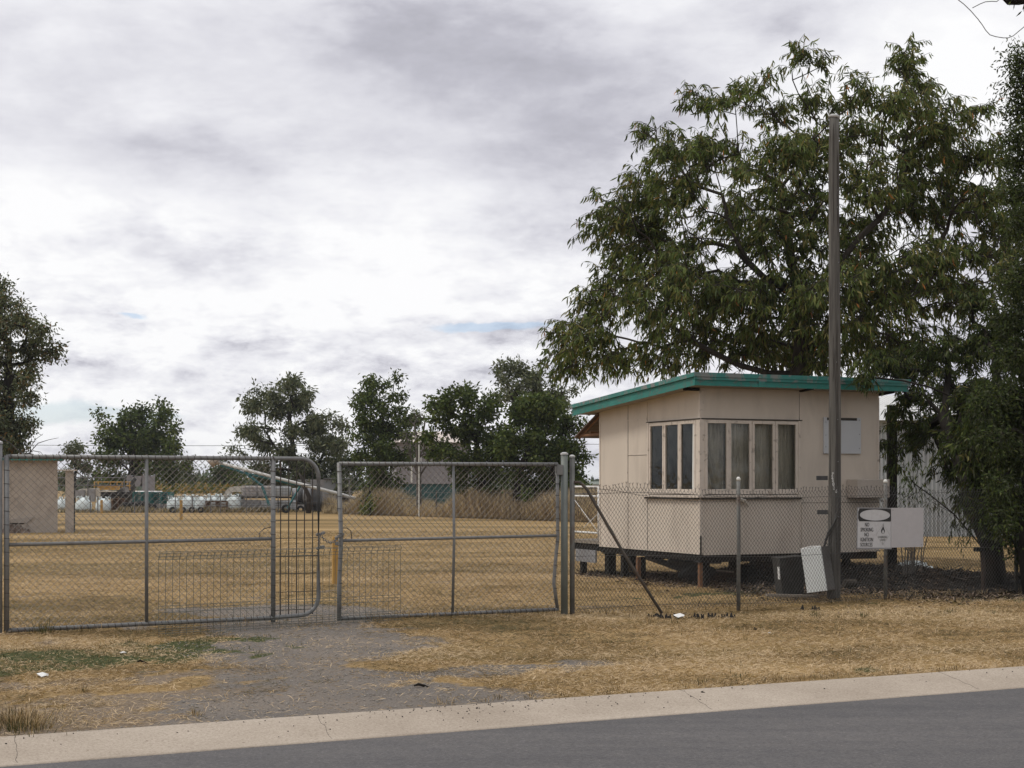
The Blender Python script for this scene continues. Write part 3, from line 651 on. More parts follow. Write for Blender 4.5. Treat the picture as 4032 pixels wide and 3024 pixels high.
MB().tube([(.162, -.052, .90), (.162, -.052, .925), (.175, -.052, .935), (.188, -.052, .925), (.188, -.052, .90)], .004, 6).build('shackle', M_galv, pk)

# roll-top mesh panel standing against the gates
pa = at(630, 2500, 15.75); pb = at(1578, 2440, 17.42)
ang = math.atan2(pb.y - pa.y, pb.x - pa.x); Lp = math.hypot(pb.y - pa.y, pb.x - pa.x)
wp_ = empty('wire_mesh_panel', (pa.x, pa.y - .06, .0), ang, label='low roll top weld mesh panel propped along the foot of both gates', cat='mesh panel')
wm = MB(); nV = 39
for i in range(nV):
    x = Lp * i / (nV - 1); jx = random.uniform(-.006, .006); zb = -.02
    wm.tube([(x + jx, 0, zb), (x, 0, .78), (x + .0, -.03, .84), (x - .0, -.005, .855)], .0027, 4)
    wm.tube([(x, -.03, .84), (x + .03, .02, .83), (x, .0, .775)], .0024, 4)
for z, y in ((.855, -.01), (.84, -.032), (.805, .02), (.775, 0), (.30, 0), (.27, 0.002), (.235, 0), (.12, 0), (.095, 0), (.07, 0), (.045, 0), (.02, 0), (-.005, 0)):
    wm.tube([(0, y - .004, z), (Lp * .5, y - .004, z + random.uniform(-.004, .004)), (Lp, y - .004, z)], .0026, 4)
wm.build('wire_grid', simple('green_grey_wire', (.12, .13, .115), .6, .25, 4, (.09, .06, .04), .6, metallic=.2, bmp=0), wp_)

# chain-wire fence to the right ----------------------------------------
T0 = onfence(2256); T1 = 19.5
fn = fence_root('chain_wire_fence', T0, label='low sagging chain wire fence with barbed top running right from the gates', cat='fence')
def ztop(x):
    return 1.47 - .07 * math.exp(-((x - 1.0) / .45) ** 2) * 0 + .03 * math.sin(x * 1.9) + (-.0 if x > .35 else -.0) + .035 * math.exp(-((x - .75) / .5) ** 2) + random.uniform(-.008, .008) - .10 * math.exp(-(x / .18) ** 2)
A, B = chainlink(0.02, T1 - T0, -.02, 1.47, .0505, .0655, .0017, barb=.045, warp=.009, ztop=ztop)
mesh_np('chain_mesh', *segs_mesh(A, B, barb_r(A, B, .0025, .0032, 1.45)), M_wired, fn)
lw = MB()
for zf, a_, ph in ((1.42, .03, 0), (.64, .03, 1.3), (.02, .02, .4)):
    pts = [(x, -.012, zf + a_ * math.sin(x * 1.15 + ph) - (.06 * math.exp(-(x - 2.5) ** 2) if zf > 1 else 0)) for x in np.arange(0, T1 - T0, .2)]; lw.tube(pts, .0026, 4)
pts = [(x, -.02, 1.50 - .13 * min(1, x / .9) + .05 * math.sin(x * 2.4)) for x in np.arange(0, 3.2, .1)]; lw.tube(pts, .0026, 4)
lw.build('line_wire', M_wired, fn)
for px, zt, zb in ((2911, 1.64, -.15), (3490, 1.61, -.05), (4005, 1.56, -.05)):
    x = onfence(px) - T0
    po = MB().tube([(x, .02, zb), (x + .004, .02, .7), (x, .02, zt - .03)], .026, 10).build('fence_post', M_post, fn, smooth=True)
    MB().tube([(x, .02, zt - .05), (x, .02, zt - .02), (x, .02, zt)], [.029, .029, .012], 10).build('post_cap', M_lamp, po, smooth=True)
MB().tube([(onfence(5200) - T0, .02, -.1), (onfence(5200) - T0, .02, 1.6)], .026, 10).build('fence_post', M_post, fn)
bx_ = onfence(2596) - T0
MB().tube([(.0, -.03, 1.57), (.07, -.04, 1.57), (.16, -.05, 1.49), (bx_ * .55, -.06, .70), (bx_, -.06, -.06)], [.018, .018, .019, .019, .019], 10).build('diagonal_brace', M_rust, fn, smooth=True)
st = fence_root('broken_post', onfence(3893), label='short dark broken post stub beside the shaded tree trunk', cat='post')
MB().tube([(0, 0.1, -.1), (.0, .1, .30), (-.03, .1, .62)], [.035, .033, .03], 8).build('stub', simple('charred_stub', (.05, .035, .027), .9, .3, 9), st)
MB().box(-.15, .0, .06, .14, .60, .66).build('bracket', M_dark, st)

# signs ----------------------------------------------------------------
def text_mesh(txt, size, name='lettering', extrude=.0008, align='CENTER', bold=0.0):
    cu = bpy.data.curves.new(name, 'FONT'); cu.body = txt; cu.size = size; cu.align_x = align; cu.align_y = 'CENTER'; cu.extrude = extrude; cu.offset = bold; cu.resolution_u = 3
    ob = bpy.data.objects.new(name, cu); C.objects.link(ob)
    dg = bpy.context.evaluated_depsgraph_get(); me = bpy.data.meshes.new_from_object(ob.evaluated_get(dg)); bpy.data.objects.remove(ob); bpy.data.curves.remove(cu)
    return me
def place_text(txt, size, x, z, y, parent, mat, sx=1.0, bold=0.0, name='lettering', rot=0.0):
    me = text_mesh(txt, size, name, bold=bold); me.materials.clear(); me.materials.append(mat)
    o = bpy.data.objects.new(name, me); C.objects.link(o); o.parent = parent
    o.rotation_euler = (math.radians(90), rot, 0); o.location = (x, y, z); o.scale = (sx, 1, 1); return o
ts0 = onfence(3364)
sg = fence_root('warning_sign', ts0, label='white warning sign with black header reading NO SMOKING NO IGNITION SOURCES on the fence', cat='sign')
SW, SZ0, SZ1 = .575, .700, 1.225
tilt = -.016
R = Matrix.Rotation(-tilt * 1.2, 4, 'Y')
MB().box(0, SW, -.045, -.040, SZ0, SZ1, R @ Matrix.Identity(4)).build('panel', M_signw, sg)
R = R
rim = MB(); rim.box(-.01, SW + .005, -.048, -.038, SZ1, SZ1 + .012, R); rim.box(-.01, SW + .005, -.048, -.038, SZ0 - .02, SZ0, R); rim.box(-.01, 0, -.047, -.039, SZ0, SZ1, R); rim.box(SW, SW + .008, -.047, -.039, SZ0, SZ1, R); rim.build('rim', M_greymet, sg)
hz = SZ1 - .175
hd = MB(); n = 40; ecx, ecz, ea, eb = SW * .5, SZ1 - .088, .255, .075
ov = []; 
for k in range(n):
    a = 2 * math.pi * k / n; ov.append((ecx + ea * math.cos(a), ecz + eb * math.sin(a)))
rect = []
for k in range(n):
    a = 2 * math.pi * k / n; c_, s_ = math.cos(a), math.sin(a); m_ = max(abs(c_) / (SW / 2 - .006), abs(s_) / .0855); rect.append((ecx + c_ / m_, ecz + s_ / m_))
vs = [R @ Vector((x, -.0475, z)) for x, z in ov] + [R @ Vector((x, -.0475, z)) for x, z in rect]
hd.add(vs, [(k, (k + 1) % n, (k + 1) % n + n, k + n) for k in range(n)]); hd.build('black_header', M_signk, sg)
def sp(x, z, y=-.048): return R @ Vector((x, y, z))
for txt, x, z, s_ in (('NO', .155, hz - .045, .075), ('SMOKING', .155, hz - .112, .075), ('NO', .15, hz - .178, .075), ('IGNITION', .155, hz - .245, .075), ('SOURCES', .15, hz - .312, .075)):
    q = sp(x, z); place_text(txt, s_, q.x, q.z, q.y, sg, M_signk, sx=.64, bold=0.0, rot=-tilt * 1.2)
for txt, x, z, s_, sx in (('FLAMMABLE', .425, hz - .207, .040, .70), ('LIQUID', .425, hz - .245, .038, .70), ('3', .425, hz - .292, .045, .7)):
    q = sp(x, z); place_text(txt, s_, q.x, q.z, q.y, sg, M_signg, sx=sx, bold=.0008, rot=-tilt * 1.2)
dm = MB(); dc = (.425, hz - .175)
cor = [(dc[0] + .118, dc[1]), (dc[0], dc[1] + .142), (dc[0] - .118, dc[1]), (dc[0], dc[1] - .142)]
for i in range(4):
    a, b = cor[i], cor[(i + 1) % 4]; ai = (dc[0] + (a[0] - dc[0]) * .975, dc[1] + (a[1] - dc[1]) * .975); bi = (dc[0] + (b[0] - dc[0]) * .975, dc[1] + (b[1] - dc[1]) * .975)
    dm.add([sp(*a), sp(*b), sp(*bi), sp(*ai)], [(0, 1, 2, 3)])
dm.build('diamond', M_signg, sg)
fl = [(0, -.045), (.018, -.040), (.031, -.018), (.029, .006), (.018, .024), (.014, .038), (.006, .050), (.0035, .098), (.0, .10), (-.003, .055), (-.012, .036), (-.020, .022), (-.031, .004), (-.030, -.020), (-.018, -.040)]
fi = [(0, -.043), (.012, -.038), (.017, -.022), (.010, -.006), (.004, .008), (.0, .016), (-.004, .006), (-.012, -.008), (-.016, -.024), (-.010, -.038)]
fc = (.425, hz - .118)
def poly(mb, pts, cx, cz, y):
    vs = [sp(cx + x, cz + z, y) for x, z in pts]; c0 = sp(cx, cz - .01, y); mb.add([c0] + vs, [(0, i + 1, (i + 1) % len(vs) + 1) for i in range(len(vs))])
fm = MB(); poly(fm, fl, *fc, -.048); fm.build('flame', M_signk, sg)
fm = MB(); poly(fm, fi, fc[0], fc[1], -.0495); fm.build('flame_core', M_signw, sg)
sb = fence_root('blank_sign', onfence(3499), label='plain pinkish grey blank board fixed beside the warning sign', cat='sign')
MB().box(0, .555, -.052, -.047, .69, 1.225).build('board', M_signb, sb)
MB().tube([(.03, -.056, 1.195), (.03, -.05, 1.195)], .006, 8).build('bolt', M_greymet, sb)
MB().tube([(.52, -.056, .72), (.52, -.05, .72)], .006, 8).build('bolt', M_greymet, sb)

# ------------------------------------------------------------------ power pole
Yp = 20.95; pb_ = at(3283, 0, Yp)
pole = empty('timber_pole', (pb_.x, Yp, 0), 0, label='tall bare weathered timber pole with chalked digits in front of the cabin', cat='pole')
ztp = H + (HY - 462) / FPX * Yp
pts = []; rr = []
for i in range(26):
    u_ = i / 25; z = -.2 + (ztp + .2) * u_; pts.append((.012 * math.sin(u_ * 5) + .02 * u_ - .004, .0, z)); rr.append((.092 - .023 * u_) * (1 + .02 * math.sin(u_ * 37)))
MB().tube(pts, rr, 16).build('shaft', M_pole, pole, smooth=True)
for k in range(9):
    a0 = random.uniform(math.pi * 1.15, math.pi * 1.85); za = random.uniform(.2, 5.2); ln_ = random.uniform(.5, 1.8); cr_ = []
    for j in range(9):
        z = min(za + ln_ * j / 8, ztp - .1); u_ = (z + .2) / (ztp + .2); rr_ = .092 - .023 * u_; a = a0 + .06 * math.sin(j * 1.3 + k); cr_.append((.012 * math.sin(u_ * 5) + .02 * u_ - .004 + rr_ * math.cos(a), rr_ * math.sin(a), z))
    MB().tube(cr_, [.001] + [random.uniform(.0025, .0055) for _ in range(7)] + [.001], 5).build('crack', M_gap, pole)
MB().tube([(pts[-1][0], 0, ztp - .01), (pts[-1][0] + .004, 0, ztp + .02), (pts[-1][0] + .006, 0, ztp + .035)], [.076, .08, .05], 14).build('metal_cap', M_poletop, pole, smooth=True)
for x0, x1, z, dz_ in ((-.235, -.085, 1.63, .012), (-.225, -.085, 1.165, 0)):
    MB().box(x0, x1, -.02, .02, z - .03, z + .028, Matrix.Shear('XZ', 4, (0, 0))).build('bracket', M_steeldark, pole)
for i, (ch_, px, py, s_) in enumerate((('P', 3275, 1866, .05), ('2', 3273, 1879, .06), ('5', 3275, 1892, .055), ('0', 3277, 1907, .065), ('3', 3280, 1922, .062), ('6', 3288, 1935, .058))):
    x = (px - 3283) / FPX * Yp; th = math.asin(max(-.95, min(.95, x / .088)))
    place_text(ch_, s_, x - .003, H - (py - HY) / FPX * Yp, -.0905 * math.cos(th) - .001, pole, M_chalk, sx=.85, bold=.0028, name='digit')
for z, a in ((5.3, 0), (4.55, .3), (3.2, -.2), (2.42, .1), (1.85, .2), (1.1, .3)):
    MB().tube([(.03 + a * .05, -.083, z), (.03 + a * .05, -.10, z + .004)], .006, 6).build('nail', M_galv, pole)
cab = MB(); cab.tube([(.02, -.097, 1.15), (-.02, -.10, 1.0), (-.09, -.06, .88), (-.13, -.05, .74), (-.15, -.05, .66)], [.013, .016, .017, .016, .012], 8)
cab.build('cable_stub', M_blackpl, pole, smooth=True)
MB().tube([(-.15, -.05, .665), (-.17, -.055, .60), (-.21, -.05, .555)], [.011, .009, .014], 6).build('cable_end', M_cream, pole)
MB().tube([(-.12, -.07, .76), (-.09, -.09, .70), (-.08, -.09, .6)], .006, 5).build('rusty_wire', M_rust, pole)

# ------------------------------------------------------------------ cabin
HA = math.radians(24)
CX0, CY0 = 2.79, 22.80
hs = empty('cabin', (CX0, CY0, 0), HA, label='small cream fibro cabin on stumps with teal fascia and ribbon windows at its corner', cat='cabin')
LA, LB, FZ = 3.24, 3.25, .50                   # front length (local x), side length (local y), floor underside
ZT = 2.98; th = .07
def roofz(b): return 3.167 - .0705 * (b + .35)
wl = MB()
wa0, wa1, wz0, wz1 = .055, 1.735, 1.385, 2.505   # front window opening
wb0, wb1 = .105, 1.545                            # side window opening
# front wall (y from 0 to th)
wl.box(0, LA, 0, th, FZ, wz0); wl.box(0, LA, 0, th, wz1, ZT); wl.box(0, wa0, 0, th, wz0, wz1); wl.box(wa1, LA, 0, th, wz0, wz1)
# side wall (x 0..th)
def sidebox(y0, y1, z0, z1, top=False):
    b = len(wl.v); wl.box(0.0, th, y0, y1, z0, z1)
    if top:
        for k in range(b, b + 8):
            v = wl.v[k]
            if abs(v[2] - z1) < 1e-6: wl.v[k] = (v[0], v[1], roofz(v[1]) - .13)
sidebox(th, LB, FZ, wz0); sidebox(th, LB, wz1, ZT, True); sidebox(th, wb0, wz0, wz1); sidebox(wb1, LB, wz0, wz1)
wl.box(LA - th, LA, th, LB, FZ, 2.70); wl.box(th, LA - th, LB - th, LB, FZ, 2.70)
wall = wl.build('wall', M_wall, hs)
il = MB(); il.box(th, LA - th, th, LB - th, .55, .60); il.box(th + .001, LA - th - .001, th + .001, LB - th - .001, 2.62, 2.66); il.box(th, LA - th, LB - th - .03, LB - th - .002, .6, 2.6); il.box(LA - th - .03, LA - th - .002, th, LB - th - .03, .6, 2.6)
il.build('inner_lining', M_inner, hs)
class Each:
    def __init__(s): s.m = []
    def box(s, *a): s.m.append(MB().box(*a)); return s
    def build(s, name, mat, parent, **k): return [m.build(name, mat, parent, **k) for m in s.m]
jt = Each()
for a, z0, z1 in ((1.755, wz1, 2.93), (1.76, FZ, 1.34)): jt.box(a, a + .022, -.006, -.0001, z0, z1)
for b, z0, z1 in ((2.25, FZ, 2.86), (1.60, FZ, 1.35), (1.60, 2.52, 2.88), (1.60, 1.36, 2.52)): jt.box(-.006, -.0001, b, b + .02, z0, z1)
for z in (2.565, 2.01): jt.box(-.006, -.0001, 1.625, 2.245, z, z + .014)
jt.box(-.008, .05, LB - .035, LB + .001, FZ, 2.74); jt.box(LA - .03, LA + .006, -.008, .03, FZ, 2.9)
jt.build('joint_strip', M_trim, wall)
lp = Each(); lp.box(1.79, LA, -.018, -.001, FZ - .01, 1.255); lp.box(.05, 1.755, -.010, -.001, FZ - .01, .62); lp.build('lower_cladding', M_wall, wall)
dk = Each(); dk.box(1.79, LA, -.0195, -.0005, 1.2555, 1.262); dk.box(.02, 1.79, -.03, -.001, wz1 + .006, wz1 + .020); dk.box(-.03, -.001, .0, 1.6, wz1 + .006, wz1 + .018)
dk.box(-.004, -.0005, 2.243, 2.248, FZ, 2.86); dk.box(-.004, -.0005, 1.594, 1.598, FZ, 1.35); dk.box(1.75, 1.754, -.004, -.0005, wz1 + .02, 2.93); dk.box(-.004, -.0005, 1.63, 2.24, 2.004, 2.009)
dk.build('open_joint', M_gap, wall)
cp = Each(); cp.box(-.012, .05, -.012, .05, wz1 + .02, 2.93); cp.box(-.02, .054, -.02, .104, wz0, wz1); cp.box(-.012, .03, -.012, .03, FZ, 1.34); cp.build('corner_post', M_trim, wall)
MB().box(-.015, .012, -.022, -.012, FZ, .78).build('corner_crack', M_gap, wall)
# windows
def sash(axis, c0, c1, parent, openang=0, pane=M_glass):
    fw = .046; fwb = .075; m = MB(); d0, d1 = -.018, .03
    def bx(m, u0, u1, z0, z1, dd0, dd1):
        if axis == 'x': m.box(u0, u1, dd0, dd1, z0, z1)
        else: m.box(dd0, dd1, u0, u1, z0, z1)
    m = MB(); z0, z1 = wz0 + .01, wz1 - .004; g = .003
    bx(m, c0 + g, c0 + fw, z0, z1, d0, d1); bx(m, c1 - fw, c1 - g, z0, z1, d0, d1); bx(m, c0 + fw, c1 - fw, z1 - .05, z1, d0, d1); bx(m, c0 + fw, c1 - fw, z0, z0 + fwb, d0, d1)
    w = m.build('window', M_trim, parent, bevel=.003)
    p = MB(); bx(p, c0 + fw, c1 - fw, z0 + fwb, z1 - .05, .004, .008); p.build('pane', pane, w)
    if openang:
        w.rotation_euler = (0, 0, openang); w.location = (c1 * (1 - math.cos(openang)) + 0, -c1 * math.sin(openang), 0)
    return w
na = 4; wd = (wa1 - wa0 - .02) / na
for i in range(na):
    w = sash('x', wa0 + .01 + i * wd, wa0 + .01 + (i + 1) * wd, hs)
    if i == 0: w.location = (0, -.012, 0); w.rotation_euler = (0, 0, -.012)
wd2 = (wb1 - wb0 - .02) / 3
for i in range(3): sash('y', wb0 + .01 + i * wd2, wb0 + .01 + (i + 1) * wd2, hs)
fr = Each(); fr.box(wa0 - .0, wa0 + .012, -.024, .06, wz0, wz1); fr.box(wa1 - .012, wa1 + .022, -.026, .06, wz0, wz1 + .01); fr.box(-.026, .06, wb1 - .012, wb1 + .03, wz0, wz1 + .01)
fr.build('window_stile', M_trim, hs)
sl_ = MB(); sl_.box(-.075, 1.80, -.075, .0, wz0 - .04, wz0 - .006); sl_.box(-.075, -.002, .0, 1.66, wz0 - .042, wz0 - .008); sl_.build('window_sill', M_trim, hs, bevel=.004)
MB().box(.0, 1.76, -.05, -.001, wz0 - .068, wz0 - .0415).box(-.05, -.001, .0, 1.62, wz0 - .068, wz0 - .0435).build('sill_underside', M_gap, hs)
# curtains
def curtain(axis, c0, c1, d, folds, z0=1.30, z1=2.56, gather=0.0, bunch=0.0, name='curtain'):
    nx, nz = 60, 10; V = []
    for j in range(nz + 1):
        v = j / nz; z = z0 + (z1 - z0) * v
        for i in range(nx + 1):
            u_ = i / nx; c = c0 + (c1 - c0) * u_
            if gather: c = c + gather * (1 - v) ** 1.3 * (1 - 0 * u_)
            if bunch: c = c0 + (c - c0) * (1 - bunch * (1 - v))
            dd = d + .036 * math.sin(u_ * folds * 6.28) * (.6 + .4 * math.sin(u_ * 13)) + .01 * math.sin(u_ * folds * 2.7 * 6.28 + v * 2)
            V.append((c, dd, z) if axis == 'x' else (dd, c, z))
    F = [(j * (nx + 1) + i, j * (nx + 1) + i + 1, (j + 1) * (nx + 1) + i + 1, (j + 1) * (nx + 1) + i) for j in range(nz) for i in range(nx)]
    return mesh_np(name, V, F, M_curtain, hs, smooth=True)
curtain('x', .02, .50, .17, 7); curtain('x', .07, .17, .10, 3, gather=.28); curtain('x', .62, 1.30, .14, 9); curtain('x', 1.28, 1.80, .16, 8)
curtain('y', .13, .50, .15, 6, gather=.03); curtain('y', .50, .62, .14, 2, gather=-.08); curtain('x', .0, .0 + .001, .2, 1)
# roof
rf = MB(); ra0, ra1, rb0, rb1 = -.30, 3.52, -.35, 3.68
def slab(m, a0, a1, b0, b1, dz0, dz1):
    p = [(a0, b0, roofz(b0) + dz0), (a1, b0, roofz(b0) + dz0), (a1, b1, roofz(b1) + dz0), (a0, b1, roofz(b1) + dz0), (a0, b0, roofz(b0) + dz1), (a1, b0, roofz(b0) + dz1), (a1, b1, roofz(b1) + dz1), (a0, b1, roofz(b1) + dz1)]
    m.add(p, [(0, 3, 2, 1), (4, 5, 6, 7), (0, 1, 5, 4), (1, 2, 6, 5), (2, 3, 7, 6), (3, 0, 4, 7)])
slab(rf, ra0 + .005, ra1 - .005, rb0 + .005, rb1 - .005, -.03, -.004); roof = rf.build('roof', M_roof, hs)
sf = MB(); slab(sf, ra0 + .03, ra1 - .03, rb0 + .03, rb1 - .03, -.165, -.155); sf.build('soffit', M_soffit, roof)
for aa in ((1.75, 1.80, rb0 + .035, 0, -.19, -.166), (LA + .02, LA + .06, rb0 + .035, LB, -.21, -.166), (ra0 + .035, -.01, .0, .05, -.21, -.166)):
    rt = MB(); slab(rt, *aa); rt.build('rafter_tail', M_dark, roof)
fa = MB()
slab(fa, ra0, ra1, rb0, rb0 + .022, -.165, -.058); slab(fa, ra0, ra0 + .022, rb0 + .022, rb1, -.165, -.058); slab(fa, ra1 - .022, ra1, rb0 + .022, rb1, -.165, -.058)
slab(fa, ra0 - .008, ra1 + .012, rb0 - .010, rb0, -.185, -.15); slab(fa, ra0 - .010, ra0, rb0 , rb1, -.185, -.15)
fas = fa.build('fascia', M_teal, roof)
gu = MB(); slab(gu, ra0 - .03, ra1 + .045, rb0 - .03, rb0 + .02, -.058, .004); slab(gu, ra0 - .03, ra0 + .02, rb0 + .02, rb1 + .03, -.058, .004); slab(gu, ra1 - .02, ra1 + .045, rb0 + .02, rb1 + .03, -.058, .004)
slab(gu, ra0 - .018, ra1 + .03, rb0 - .018, rb0 - .0101, -.10, -.0581)
gu.build('gutter_capping', M_tealtop, roof)
MB().box(.78, .90, rb0 - .017, rb0 - .0105, 2.985, 3.075, Matrix.Identity(4)).build('loose_board_end', M_teal, fas)
# vent/air-conditioner cover
cv = MB().box(2.187, 2.880, -.03, -.001, 2.015, 2.53).build('cover_board', M_ac, hs, bevel=.004)
MB().box(2.187, 2.245, -.026, -.001, 2.531, 2.575).build('board_lug', M_ac, cv)
MB().box(2.815, 2.880, -.026, -.001, 2.531, 2.575).build('board_lug', M_ac, cv)
MB().box(2.246, 2.814, -.012, -.001, 2.5305, 2.572).build('vent_slot', M_gap, cv)
for a, z in ((2.22, 2.12), (2.22, 2.3), (2.85, 2.10), (2.85, 2.32), (2.22, 2.5), (2.85, 2.54)): MB().tube([(a, -.034, z), (a, -.03, z)], .006, 6).build('screw', M_steeldark, cv)
hb = MB().box(2.62, 3.22, -.30, -.02, 1.335, 1.62).build('meter_hood', simple('hood_paint', (.47, .41, .35), .7, .1, 5, (.20, .18, .17), .6, stain_scale=5), hs, bevel=.008)
MB().box(2.62, 3.05, -.29, -.02, 1.325, 1.334).build('hood_base', M_gap, hb)
MB().tube([(LA + .05, .0, 1.95), (LA + .05, 0, 1.35), (LA + .02, -.06, 1.28)], .022, 8).build('downpipe', M_white, hs)
MB().tube([(.60, -.06, 1.33), (.72, -.07, 1.30), (.80, -.05, 1.22)], [.02, .03, .012], 6).build('hanging_rag', M_cream, hs)
# sub-floor
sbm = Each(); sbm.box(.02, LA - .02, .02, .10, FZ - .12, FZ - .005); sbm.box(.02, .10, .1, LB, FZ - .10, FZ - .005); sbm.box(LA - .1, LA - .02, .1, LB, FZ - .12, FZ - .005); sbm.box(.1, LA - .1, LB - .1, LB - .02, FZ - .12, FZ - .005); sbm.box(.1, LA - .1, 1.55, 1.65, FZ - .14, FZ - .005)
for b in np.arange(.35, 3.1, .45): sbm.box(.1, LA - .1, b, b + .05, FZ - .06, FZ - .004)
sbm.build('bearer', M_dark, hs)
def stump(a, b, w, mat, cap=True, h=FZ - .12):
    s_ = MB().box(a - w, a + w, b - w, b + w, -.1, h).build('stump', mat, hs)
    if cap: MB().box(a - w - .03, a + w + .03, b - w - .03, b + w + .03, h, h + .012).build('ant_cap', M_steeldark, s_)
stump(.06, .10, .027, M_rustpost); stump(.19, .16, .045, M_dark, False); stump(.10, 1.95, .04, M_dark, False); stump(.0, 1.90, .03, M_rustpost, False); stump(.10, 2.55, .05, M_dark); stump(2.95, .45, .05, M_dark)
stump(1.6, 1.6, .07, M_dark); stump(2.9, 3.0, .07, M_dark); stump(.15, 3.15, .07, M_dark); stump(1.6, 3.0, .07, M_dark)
tk = MB()   # old jacking frame / drawbar under the floor
for a0, z0, a1, z1, b0, b1, w in ((.05, .40, .62, .14, 1.75, 1.2, .05), (.15, .36, .9, .18, 1.2, 1.1, .06), (.55, .38, .35, .15, .8, 1.1, .05), (.3, .13, 1.2, .16, 1.15, 1.0, .045), (.2, .34, .8, .345, .95, .7, .03)):
    tk.tube([(a0, b0, z0), (a1, b1, z1)], w, 4)
tk.build('drawbar', M_steeldark, hs)
# back landing with white rail and awning
ld = MB(); ld.box(.0, 1.3, LB + .005, 4.40, .535, .59); ld.build('landing', M_board, hs)
MB().box(.02, 1.28, LB + .02, 4.38, .42, .534).build('landing_bearer', M_dark, hs)
MB().box(-.03, .0, 3.35, 4.1, .22, .43).build('kick_plate', M_greymet, hs)
stump(.05, 3.95, .045, M_dark, False, .42); stump(1.2, 4.3, .05, M_dark, False, .42)
rl = MB()
for y in (3.34, 4.36): rl.tube([(.03, y, .59), (.03, y, 1.50)], .022, 8)
for z in (1.50, 1.34, .72): rl.tube([(.03, 3.34, z), (.03, 4.36, z)], .017, 8)
rl.tube([(.03, 4.34, 1.32), (.03, 3.36, .74)], .006, 6); rl.tube([(.03, 3.36, 1.05), (.03, 3.9, .8)], .006, 6)
rl.tube([(.03, 4.36, 1.50), (1.28, 4.36, 1.50)], .017, 8); rl.tube([(1.28, 4.36, .59), (1.28, 4.36, 1.50)], .022, 8)
rl.build('white_railing', M_white, hs, smooth=True)
aw = MB(); aw.add([(-.05, LB, 2.72), (1.4, LB, 2.72), (1.4, 4.10, 2.34), (-.05, 4.10, 2.34), (-.05, LB, 2.735), (1.4, LB, 2.735), (1.4, 4.12, 2.355), (-.05, 4.12, 2.355)], [(0, 3, 2, 1), (4, 5, 6, 7), (0, 1, 5, 4), (1, 2, 6, 5), (2, 3, 7, 6), (3, 0, 4, 7)])
awn = aw.build('awning', M_awn, hs)
MB().box(.0, .04, LB + .001, 4.05, 2.36, 2.40).box(1.3, 1.34, LB + .001, 4.05, 2.36, 2.40).tube([(.02, LB, 2.70), (.02, 4.06, 2.33)], .02, 4).box(.04, 1.3, 3.65, 3.69, 2.40, 2.44).build('awning_frame', M_rustpost, awn)

# ------------------------------------------------------------------ dumped things by the pole
q = at(3215, 2350, 20.75)
wb = empty('dumped_cabinet', (q.x - .02, 20.62, .10), math.radians(-34), label='white enamel cabinet tipped against the timber pole', cat='cabinet')
R = Matrix.Rotation(math.radians(-9), 4, 'Y')
MB().box(-.145, .145, -.0, .025, .0, .60, R).build('door', M_whitebox, wb, bevel=.006)
MB().box(-.143, .143, .027, .30, .003, .597, R).build('casing', M_boxside, wb, bevel=.006)
MB().tube([R @ Vector((-.145, .012, .60)), R @ Vector((0, .012, .615)), R @ Vector((.145, .012, .60))], .008, 6).build('trim', M_white, wb)
q = at(3115, 2350, 21.3)
bb = empty('broken_bin', (q.x, 21.35, .0), math.radians(12), label='dark broken plastic bin half hidden behind the tipped cabinet', cat='bin')
R = Matrix.Rotation(math.radians(-4), 4, 'Y')
MB().box(-.16, .16, -.12, .14, .02, .52, R @ Matrix.Identity(4), taper=-.12).build('bin_body', M_blackpl, bb, bevel=.015)
MB().box(-.19, .19, -.15, .17, .52, .545, R).build('rim', M_blackpl, bb, bevel=.005)
MB().box(-.205, -.19, -.15, -.10, .25, .42, R).build('torn_sticker', M_white, bb)
q = at(3100, 2352, 20.9)
pk_ = empty('plank', (q.x, 20.85, .03), math.radians(6), label='thin weathered board lying in front of the dark bin', cat='plank')
MB().box(-.30, .42, -.04, .04, -.01, .022, Matrix.Rotation(math.radians(2.0), 4, 'Y')).build('plank_board', M_board, pk_)
lg = empty('log', (at(3345, 2305, 21.8).x, 21.8, .14), .2, label='short cut log lying behind the timber pole', cat='log')
MB().tube([(-.08, 0, 0), (.0, .01, .005), (.10, 0, 0)], [.055, .058, .054], 12).build('log_wood', M_bark, lg)
q = at(3590, 2232, 26.5)
bg_ = MB(); n_ = 12
for i in range(6):
    a = i / 5
    bg_.tube([(q.x - .28 + .56 * a, q.y, .12)] if False else [(q.x - .30 + .6 * a, q.y, .02), (q.x - .30 + .6 * a + .01, q.y, .08 + .15 * math.sin(math.pi * (.12 + .76 * a)))], [.12, .05 + .03 * math.sin(math.pi * a)], 8)
tag(bg_.build('rubbish_bag', M_bag, smooth=True), 'crumpled white bag among the leaf litter behind the blank board', 'bag')
def scrap(px, py, r, label, mat, z=.01, name='paper_scrap', flat=.5, cat='litter'):
    Y = gdep(py); x = (px - CX) / FPX * Y; z0 = gzs(x, Y) + z; m = MB(); k = 9
    ring = [(x + r * math.cos(i * 6.28 / k) * random.uniform(.5, 1.2), Y + r * math.sin(i * 6.28 / k) * random.uniform(.5, 1.2), z0 + random.uniform(0, r * flat)) for i in range(k)]
    m.add([(x, Y, z0 + r * flat * 1.3)] + ring + [(x, Y, z0 - .004)], [(0, i + 1, (i + 1) % k + 1) for i in range(k)] + [(k + 1, (i + 1) % k + 1, i + 1) for i in range(k)])
    return tag(m.build(name, mat), label, cat)
scrap(2678, 2426, .085, 'crumpled white paper at the foot of the rusty fence brace', M_white, .02)
scrap(168, 2662, .05, 'small white paper scrap on the bare ground near the left kerb', M_white)
scrap(485, 2572, .035, 'tiny white scrap in the green weeds by the left gate', M_white)
